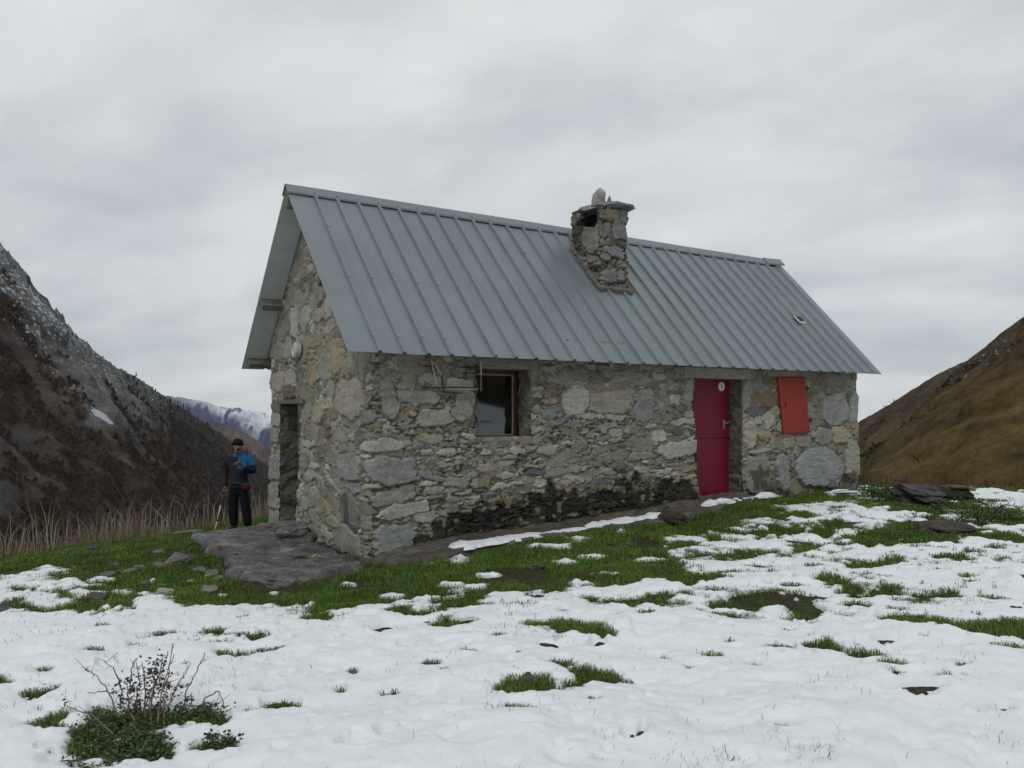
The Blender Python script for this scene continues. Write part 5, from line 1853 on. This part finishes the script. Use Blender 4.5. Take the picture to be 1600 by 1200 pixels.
# ------------------------------------------------------------------ leafy plants and the dead bramble
def leaf_quads(P, size, cols, seed, flat=.6, fold=.35):
    """small folded leaves: 6 verts, 4 faces each"""
    rg_ = np.random.default_rng(seed)
    n = len(P)
    a = rg_.uniform(0, 6.28, n)
    d = np.stack([np.cos(a), np.sin(a), rg_.normal(.1, .35, n)], 1)
    d /= np.linalg.norm(d, axis=1)[:, None]
    up = np.stack([rg_.normal(0, flat, n), rg_.normal(0, flat, n), np.ones(n)], 1)
    s_ = np.cross(d, up)
    s_ /= np.linalg.norm(s_, axis=1)[:, None]
    nn = np.cross(s_, d)
    L_ = (size * rg_.uniform(.6, 1.25, n))[:, None]
    p = [P, P + d * L_ * .4 + s_ * L_ * .36 + nn * L_ * fold * .5, P + d * L_ * .75 + s_ * L_ * .28 + nn * L_ * fold * .3, P + d * L_, P + d * L_ * .75 - s_ * L_ * .28 + nn * L_ * fold * .3, P + d * L_ * .4 - s_ * L_ * .36 + nn * L_ * fold * .5, P + d * L_ * .45]
    V = np.stack(p, 1).reshape(-1, 3)
    b = np.arange(n)[:, None] * 7
    F3 = np.concatenate([b + np.array([[0, 1, 6]]), b + np.array([[2, 3, 6]]), b + np.array([[3, 4, 6]]), b + np.array([[5, 0, 6]]), b + np.array([[1, 2, 6]]), b + np.array([[4, 5, 6]])])
    return V, F3, np.repeat(cols, 7, 0)


M_leaf = vcol('leaves', .6, .3, 20, .25, 0)
GL = np.array([(.036, .072, .02), (.052, .098, .026), (.026, .05, .017), (.075, .11, .036), (.06, .038, .027)])


def px_ellipse(cx, cy, rx, ry, n, seed):
    rg_ = np.random.default_rng(seed)
    r, a = np.sqrt(rg_.uniform(0, 1, n)), rg_.uniform(0, 6.28, n)
    return np.stack([hit(cx + rx * q * math.cos(w), cy + ry * q * math.sin(w)) for q, w in zip(r, a)])


def cushion(name, label, ells, seed, height=.07, size=.022, parent=None, pal=GL):
    Ps = np.concatenate([px_ellipse(*e, seed + i) for i, e in enumerate(ells)])
    Ps = Ps[snow_field(Ps[:, 0], Ps[:, 1], Ps[:, 2]) < .05] if parent is not None else Ps
    rg_ = np.random.default_rng(seed)
    Ps = Ps + np.stack([rg_.normal(0, .015, len(Ps)), rg_.normal(0, .03, len(Ps)), height * rg_.uniform(0, 1, len(Ps)) ** 1.3 * (.4 + vn(Ps[:, 0] * 9, Ps[:, 1] * 9, seed))], 1)
    cols = pal[rg_.choice(len(pal), len(Ps), p=[.3, .27, .2, .13, .1])] * rg_.uniform(.7, 1.3, (len(Ps), 1))
    V, F3, c = leaf_quads(Ps, size, cols, seed)
    c0 = Ps.mean(0)
    if parent is None:
        parent = empty(name, tuple(hit(*ells[0][:2])), label, 'plant')
        mk('foliage', V, [F3], M_leaf, parent, col=c, shade=False)['kind'] = 'stuff'
        return parent
    return tag(mk(name, V, [F3], M_leaf, parent, col=c, shade=False), kind='stuff')


base = hit(225, 1125)
bramble = empty('bramble', tuple(base), 'dead bramble with bare stems and dark withered leaves over ivy in the near left snow', 'bramble')
cushion('foliage', '', [(215, 1128, 82, 18, 1400), (172, 1157, 60, 24, 1200), (240, 1175, 62, 17, 1200), (322, 1121, 52, 10, 800), (160, 1190, 50, 16, 800)], 501, .06, .020, bramble)
rgb = np.random.default_rng(505)
SX = base[1] / F


def canes(paths, rad, col):
    mb = MB()
    for pth in paths:
        pts = []
        b0 = hit(*pth[0])
        for i, (px, py) in enumerate(pth):
            yy = b0[1] + rgb.normal(0, .05) * i
            if i == 0:
                pts.append(b0)
            else:
                pts.append(np.array([(px - 800) / F * yy, yy, CZ - (py - HOR) / F * yy]))
        # smooth
        pts = np.array(pts)
        t_ = np.linspace(0, len(pts) - 1, (len(pts) - 1) * 4 + 1)
        q = np.stack([np.interp(t_, np.arange(len(pts)), pts[:, k]) for k in range(3)], 1)
        q[1:-1] += rgb.normal(0, .004, q[1:-1].shape)
        mb.tube(q, np.linspace(rad, rad * .45, len(q)), 5, np.array(col) * rgb.uniform(.75, 1.25), caps=False)
    return mb


CANES = [[(238, 1142), (235, 1100), (240, 1060), (246, 1030)], [(225, 1130), (232, 1085), (255, 1045), (262, 1018)], [(256, 1135), (258, 1090), (264, 1050), (270, 1005)], [(245, 1140), (250, 1095), (258, 1060), (272, 1022)],
         [(183, 1120), (172, 1085), (155, 1060), (132, 1045)], [(187, 1070 + 45), (190, 1070), (178, 1045), (162, 1032)], [(203, 1125), (200, 1085), (205, 1050), (208, 1033)], [(215, 1125), (214, 1080), (218, 1052), (214, 1040)],
         [(263, 1105), (270, 1085), (286, 1058), (298, 1035)], [(282, 1122), (290, 1085), (300, 1060), (320, 1020)], [(296, 1115), (298, 1100), (300, 1082)], [(310, 1113), (322, 1090), (342, 1076), (345, 1090), (350, 1115)],
         [(320, 1113), (330, 1103), (345, 1098)], [(187, 1168), (175, 1145), (140, 1115), (100, 1102)], [(163, 1138), (145, 1130), (125, 1121)], [(110, 1180), (88, 1190), (83, 1200)], [(210, 1150), (203, 1135), (190, 1127)],
         [(200, 1110), (180, 1083), (160, 1080), (137, 1082)], [(222, 1120), (228, 1070), (222, 1035)], [(235, 1120), (240, 1075), (252, 1042), (255, 1025)], [(243, 1180), (255, 1178), (275, 1174)], [(275, 1070), (290, 1072), (308, 1064)], [(212, 1158), (210, 1125), (205, 1115)]]
canes(CANES, .0048, (.19, .145, .115)).build('stem', M_leafy, bramble)
# side twigs
tw = MB()
for _ in range(70):
    c_ = CANES[rgb.integers(0, 14)]
    i = rgb.integers(0, len(c_) - 1)
    f_ = rgb.uniform(.2, 1)
    px, py = c_[i][0] + (c_[i + 1][0] - c_[i][0]) * f_, c_[i][1] + (c_[i + 1][1] - c_[i][1]) * f_
    yy = hit(*c_[0])[1] + rgb.normal(0, .04)
    p0 = np.array([(px - 800) / F * yy, yy, CZ - (py - HOR) / F * yy])
    d = np.array([rgb.normal(0, .7), rgb.normal(0, .7), rgb.uniform(.1, 1)])
    d /= np.linalg.norm(d)
    p1 = p0 + d * rgb.uniform(.03, .11)
    tw.tube([p0, (p0 + p1) / 2 + rgb.normal(0, .006, 3), p1], [.002, .0016, .001], 4, np.array((.12, .085, .07)) * rgb.uniform(.7, 1.3), caps=False)
tw.build('twig', M_leafy, bramble)['kind'] = 'stuff'
lp = []
for (cx, cy, rx, ry, n) in ((215, 1075, 32, 28, 130), (245, 1060, 22, 30, 130), (205, 1100, 22, 16, 60), (262, 1085, 22, 20, 60), (240, 1040, 18, 16, 35), (298, 1092, 6, 8, 14), (103, 1098, 4, 4, 6), (125, 1121, 4, 4, 6), (140, 1150, 22, 16, 26), (240, 1145, 20, 10, 26), (180, 1082, 10, 5, 8)):
    for _ in range(n):
        px, py = rgb.normal(cx, rx * .55), rgb.normal(cy, ry * .55)
        yy = base[1] + rgb.normal(0, .13)
        z_ = CZ - (py - HOR) / F * yy
        lp.append(((px - 800) / F * yy, yy, max(z_, base[2] + .02)))
lp = np.array(lp)
dc = np.array([(.05, .034, .034), (.07, .05, .045), (.035, .026, .028), (.095, .07, .058)])[rgb.integers(0, 4, len(lp))]
V, F3, c = leaf_quads(lp, .021, dc, 507, 1.2, .6)
mk('leaf', V, [F3], M_leaf, bramble, col=c, shade=False)['kind'] = 'stuff'
pl2 = hit(345, 1175)
sprout = empty('bramble', tuple(pl2), 'small green sprig with one arching stem in the snow right of the dead bramble', 'bramble')
cushion('foliage', '', [(345, 1173, 26, 9, 420)], 521, .05, .022, sprout)
canes([[(316, 1180), (325, 1162), (345, 1150), (362, 1146)]], .003, (.11, .085, .07)).build('stem', M_leafy, sprout)
yy = pl2[1]
lp = np.array([((px - 800) / F * yy + rgb.normal(0, .008), yy + rgb.normal(0, .02), CZ - (py - HOR) / F * yy + rgb.normal(0, .008)) for px, py in [(365, 1158)] * 14 + [(372, 1155)] * 6 + [(325, 1152)] * 16 + [(348, 1162)] * 10])
V, F3, c = leaf_quads(lp, .022, np.tile((.07, .07, .045), (len(lp), 1)) * rgb.uniform(.6, 1.2, (len(lp), 1)), 523, 1.0, .5)
mk('leaf', V, [F3], M_leaf, sprout, col=c, shade=False)['kind'] = 'stuff'
for i, (lab, ells, hgt, sz) in enumerate([
        ('thick mound of green weeds in front of the black rock', [(1385, 778, 26, 9, 700), (1360, 775, 14, 6, 250)], .20, .045), ('leafy green weed clump below the black rock, edged by snow', [(1475, 797, 22, 8, 500)], .12, .04),
        ('bramble patch with dark leaves low in the right-hand snow', [(1510, 812, 14, 6, 260), (1545, 815, 20, 5, 300)], .14, .035), ('small weed clump at the right picture edge by the earth bank', [(1575, 812, 14, 5, 200), (1598, 815, 8, 6, 120)], .12, .035),
        ('green weeds spilling around the wooden stump', [(1500, 780, 22, 4, 260)], .08, .04), ('tuft of green weeds at the front corner of the hut', [(553, 877, 17, 6, 260)], .07, .03), ('brownish dock plant growing on the earth heap by the wall', [(1035, 800, 8, 5, 90)], .14, .05)]):
    cushion('weed', lab, ells, 540 + i * 7, hgt, sz)
br2 = []
p = hit(1540, 818)
bb = MB()
for k in range(14):
    d = np.array([rgb.normal(0, .8), rgb.normal(0, .5), 1.0])
    p0 = p + np.array([rgb.normal(0, .18), .1, 0])
    bb.tube([p0, p0 + d * .16, p0 + d * .26 + np.array([rgb.normal(0, .08), 0, -.02])], [.006, .004, .003], 4, (.035, .025, .022), caps=False)
    br2 += [p0 + d * .26 + rgb.normal(0, .03, 3) for _ in range(4)]
o = empty('bramble', tuple(p), 'thin dark bramble sprays above the snow near the right edge', 'bramble')
bb.build('stem', M_leafy, o)
V, F3, c = leaf_quads(np.array(br2), .045, np.tile((.03, .022, .022), (len(br2), 1)), 555, 1.2, .5)
mk('leaf', V, [F3], M_leaf, o, col=c, shade=False)['kind'] = 'stuff'
#PART4

# ------------------------------------------------------------------ the hiker
def skinned(name, chains, mat, parent, root_first=True, sub=2, colf=None, loc=None):
    """chains: list of [(x,y,z,r), ...]; a first point equal to an existing node joins there. One continuous surface."""
    nodes, rad, edges = [], [], []

    def node(p):
        for i, q in enumerate(nodes):
            if (q - Vector(p[:3])).length < 1e-5:
                return i
        nodes.append(Vector(p[:3]))
        rad.append(p[3:])
        return len(nodes) - 1
    for ch in chains:
        last = None
        for p in ch:
            i = node(p)
            if last is not None and last != i:
                edges.append((last, i))
            last = i
    me = bpy.data.meshes.new(name + '_skin')
    me.from_pydata([tuple(v) for v in nodes], edges, [])
    ob = bpy.data.objects.new(name + '_skin', me)
    C.objects.link(ob)
    ob.modifiers.new('Skin', 'SKIN')
    ob.modifiers['Skin'].use_smooth_shade = True
    sv_ = me.skin_vertices[0].data
    for i, r in enumerate(rad):
        sv_[i].radius = (r[0], r[1] if len(r) > 1 else r[0])
        sv_[i].use_root = (i == 0)
    m = ob.modifiers.new('Sub', 'SUBSURF')
    m.levels = m.render_levels = sub
    dg = bpy.context.evaluated_depsgraph_get()
    dg.update()
    ev = ob.evaluated_get(dg)
    tmp = bpy.data.meshes.new_from_object(ev)
    V = np.array([v.co[:] for v in tmp.vertices])
    Fs = [tuple(p.vertices) for p in tmp.polygons]
    bpy.data.objects.remove(ob)
    bpy.data.meshes.remove(tmp)
    col = colf(V) if colf else None
    W = V + np.array(ORG[parent])
    return mk(name, W, Fs, mat, parent, col=col)


MX, MY = (373 - 800) / F * 14.3, 14.3
MZ = gz1(MX, MY) + .01
MZ = CZ - (829 - HOR) / F * 14.3
man = empty('person', (MX, MY, MZ), 'hiker in dark jacket with blue shoulder and black beanie, looking at a phone', 'person')
man['category'] = 'person'
skin_m = plain('skin', (.24, .12, .08), .55, .3, .1, 30, bstr=.1)
cloth_m = vcol('jacket_cloth', .8, .15, 18, .2, .6, .012)
trou_m = plain('black_trousers', (.010, .010, .012), .85, .15, .3, 14, bstr=.6, bdist=.012)
hat_m = plain('knit_wool', (.012, .012, .014), .95, .1, .3, 60, bstr=.7, bdist=.006)
boot_m = plain('boot_leather', (.016, .014, .013), .7, .2, .3, 30)
# x to the right of the picture, y away from the camera; pelvis is the root
pel = (0.0, .02, .86, .095, .08)
chest = (.005, .0, 1.20, .135, .10)
neck = (.005, -.02, 1.375, .05, .052)
hd0 = (.012, -.060, 1.44, .062, .072)
hd1 = (.015, -.085, 1.515, .075, .09)
hand_r = (-.195, -.13, .745)       # on the pole (left in the picture)
hand_l = (.125, -.27, 1.225)       # holding the phone
body = [[pel, (0, .02, 1.02, .115, .09), chest, (.005, -.005, 1.31, .08, .07), neck, hd0, hd1, (.015, -.075, 1.58, .055, .07)],
        [hd0, (.014, -.135, 1.415, .028, .026)],                                     # chin
        [hd1, (.0155, -.178, 1.462, .012, .014), (.0155, -.192, 1.444, .010, .010)],  # nose
        [hd1, (-.066, -.07, 1.49, .010, .02)], [hd1, (.096, -.07, 1.49, .010, .02)],
        [chest, (-.17, .0, 1.30, .058), (-.245, .03, 1.06, .046), (-.215, -.09, .80, .033), hand_r + (.030, .018)],
        [chest, (.185, .0, 1.30, .058), (.255, -.02, 1.05, .046), (.165, -.20, 1.16, .034), hand_l + (.030, .018)],
        [pel, (-.09, .02, .78, .085), (-.10, -.01, .45, .062), (-.088, .03, .09, .032), (-.09, -.05, .04, .024, .02)],
        [pel, (.09, .02, .78, .085), (.125, -.01, .45, .062), (.155, .03, .09, .032), (.16, -.05, .04, .024, .02)]]
hx, hy, hz = hand_r
for k, (dx, ln) in enumerate(((-.032, .062), (-.011, .07), (.011, .066), (.031, .054))):   # fingers curl over the grip
    body.append([hand_r + (.030, .018), (hx + dx, hy - .035, hz + .004, .0095), (hx + dx * .95, hy - .052, hz - .022, .009), (hx + dx * .9, hy - .034, hz - .042 - ln * .1, .008)])
body.append([hand_r + (.030, .018), (hx + .045, hy + .006, hz - .012, .011), (hx + .040, hy - .018, hz - .035, .010)])
hx, hy, hz = hand_l
for k, (dz, ln) in enumerate(((.030, .06), (.010, .066), (-.010, .06), (-.030, .05))):      # fingers behind the phone
    body.append([hand_l + (.030, .018), (hx + .004, hy - .034, hz + dz, .0095), (hx - .022, hy - .056, hz + dz, .009), (hx - .045, hy - .058, hz + dz * .95, .008)])
body.append([hand_l + (.030, .018), (hx - .012, hy + .012, hz + .040, .011), (hx - .030, hy - .004, hz + .058, .010)])
skinned('body', body, skin_m, man, sub=2)
eyes = MB()
for ex in (-.014, .045):
    e_ = MB()
    e_.tube([(MX + ex, MY - .156, MZ + 1.482), (MX + ex, MY - .168, MZ + 1.478)], [.011, .008], 8, (.03, .025, .02))
    e_.build('eye', M_paint, man)
mo = MB()
mo.tube([(MX - .012, MY - .160, MZ + 1.418), (MX + .014, MY - .168, MZ + 1.416), (MX + .040, MY - .160, MZ + 1.418)], [.004, .007, .004], 6, (.20, .08, .07))
mo.build('mouth', M_paint, man)


def jac_col(V):
    navy, blue, plum = np.array([.022, .024, .036]), np.array([.009, .115, .26]), np.array([.026, .017, .024])
    c = np.tile(navy, (len(V), 1))
    w = (V[:, 0] < -.14)[:, None]
    c = np.where(w, plum * .6 + navy * .4, c)
    b = (V[:, 0] > .03) & (V[:, 2] > 1.10 + .08 * (V[:, 0] > .2)) & (V[:, 2] > 1.115)
    b |= (V[:, 2] > 1.335) & (np.abs(V[:, 0]) < .105)
    return np.where(b[:, None], blue, c)


jac = [[(0, .02, .735, .17, .14), (0, .02, .80, .178, .145), (0, .02, .92, .17, .135), (0, .015, 1.06, .17, .135), (.005, .0, 1.20, .175, .135), (.005, .0, 1.31, .125, .10), (.005, -.015, 1.375, .085, .085), (.005, -.02, 1.405, .078, .082)],
       [(.005, .0, 1.20, .175, .135), (-.175, .0, 1.285, .085), (-.24, .03, 1.16, .088), (-.268, .035, 1.05, .084), (-.24, -.03, .92, .066), (-.218, -.09, .815, .052), (-.21, -.105, .79, .050)],
       [(.005, .0, 1.20, .175, .135), (.185, .0, 1.285, .085), (.25, -.01, 1.16, .088), (.27, -.025, 1.05, .075), (.225, -.12, 1.10, .064), (.165, -.215, 1.17, .050), (.155, -.23, 1.18, .047)]]
skinned('jacket', jac, cloth_m, man, colf=jac_col, sub=3)
tr_ = [[(0, .02, .84, .15, .12), (0, .02, .80, .145, .115)], [(0, .02, .80, .145, .115), (-.088, .02, .70, .10), (-.10, -.005, .45, .092), (-.095, .02, .20, .084), (-.09, .02, .07, .084)],
       [(0, .02, .80, .145, .115), (.095, .02, .70, .10), (.125, -.005, .45, .092), (.15, .02, .20, .084), (.155, .02, .07, .084)]]
skinned('trousers', tr_, trou_m, man)
for sx in (-.09, .158):
    skinned('boot', [[(sx, .04, .13, .062), (sx, .03, .06, .068, .06), (sx * 1.02, -.05, .05, .062, .052), (sx * 1.05, -.15, .042, .052, .042)]], boot_m, man)
skinned('beanie', [[(.014, -.098, 1.520, .104, .118), (.015, -.090, 1.565, .108, .120), (.015, -.078, 1.615, .094, .104), (.015, -.068, 1.655, .052, .058)]], hat_m, man)


def manpt(p):
    return (MX + p[0], MY + p[1], MZ + p[2])


# trekking pole: grip under the right hand, tip planted on the rock to the left
ph = np.array(manpt((-.195, -.16, .775)))
tip_x, tip_y = (335 - 800) / F * 14.0, 14.0
pt_ = np.array([tip_x, tip_y, CZ - (832 - HOR) / F * 14.0])
pole = empty('trekking_pole', tuple(pt_), 'slim trekking pole with green upper and white lower shaft planted beside the hiker', 'trekking pole')


def along(q):
    return pt_ + (ph - pt_) * q


mb = MB()
mb.tube([along(.66), along(.86)], .011, 8, (.05, .13, .09))
mb.build('upper_shaft', M_paint, pole, shade=True)
mb = MB()
mb.tube([along(.27), along(.66)], .0105, 8, (.62, .63, .62))
mb.build('middle_shaft', M_paint, pole, shade=True)
mb = MB()
mb.tube([along(.0), along(.04), along(.27)], [.004, .008, .009], 8, (.60, .61, .60))
mb.build('lower_shaft', M_paint, pole, shade=True)
for q in (.27, .64):
    mb = MB()
    mb.tube([along(q - .018), along(q + .018)], .016, 8, (.02, .02, .02))
    mb.build('clamp', M_paint, pole, shade=True)
mb = MB()
mb.tube([along(.86), along(.93), along(1.0), along(1.02)], [.014, .017, .018, .012], 8, (.02, .02, .02))
mb.build('grip', M_paint, pole, shade=True)
mb = MB()
mb.tube([along(.075), along(.082)], [.03, .028], 12, (.03, .03, .03))
mb.build('basket', M_paint, pole, shade=True)
# phone and waist pouch
c = np.array(manpt((.085, -.318, 1.235)))
phn = empty('phone', tuple(c), 'black phone held up at chest height by the hiker', 'phone')
ax_ = (np.array([.9, -.1, .42]), np.array([-.2, .75, .62]), np.array([-.38, -.64, .66]))
ax_ = [a / np.linalg.norm(a) for a in ax_]
ax_[1] = ax_[1] - ax_[0] * (ax_[1] @ ax_[0])
ax_[1] /= np.linalg.norm(ax_[1])
ax_[2] = np.cross(ax_[0], ax_[1])
mb = MB()
mb.box(c, ax_, (.072, .037, .005), .004, (.012, .012, .013))
mb.build('phone_case', M_paint, phn)
mb = MB()
mb.box(c + ax_[2] * .0058, ax_, (.064, .032, .0008), 0, (.03, .035, .04))
mb.build('screen', M_paint, phn)
pc = np.array(manpt((.165, -.10, .80)))
pou = empty('waist_pouch', tuple(pc), 'dark red waist pouch with a dangling strap on the hiker\'s hip', 'pouch')
P, F_, c_ = rock_mesh(pc, (.085, .055, .07), 601, .3, 3, .08, 0, 0, ((.05, .016, .014), (.075, .024, .02)), .5)
mk('pouch_body', P, [F_], cloth_m, pou, col=c_)
mb = MB()
mb.tube([pc + (.05, -.03, -.05), pc + (.055, -.03, -.12), pc + (.05, -.03, -.17)], [.007, .006, .009], 6, (.015, .014, .014))
mb.build('strap', M_paint, pou)
mb = MB()
mb.tube([pc + (-.02, -.035, .03), np.array(manpt((.05, -.145, .86))), np.array(manpt((-.10, -.115, .87)))], .014, 6, (.02, .018, .018))
mb.build('belt', M_paint, pou)

# ------------------------------------------------------------------ valley air
hz_m = bpy.data.materials.new('valley_air')
hz_m.use_nodes = True
t = hz_m.node_tree
t.nodes.clear()
pv = N_(t, 'ShaderNodeVolumePrincipled', Density=3.4e-5)
pv.inputs['Color'].default_value = (.70, .82, .98, 1)
pv.inputs['Anisotropy'].default_value = .2
o_ = N_(t, 'ShaderNodeOutputMaterial')
t.links.new(pv.outputs[0], o_.inputs['Volume'])
hb = np.array([(x, y, z) for z in (-1150, 420) for x, y in ((-4050, -760), (4050, -760), (4050, 7050), (-4050, 7050))], float)
hz_o = mk('haze', hb, [np.array([(0, 3, 2, 1), (4, 5, 6, 7), (0, 1, 5, 4), (1, 2, 6, 5), (2, 3, 7, 6), (3, 0, 4, 7)])], hz_m, shade=False)
tag(hz_o, 'thin bluish valley air fading the far mountains', 'haze', kind='stuff')
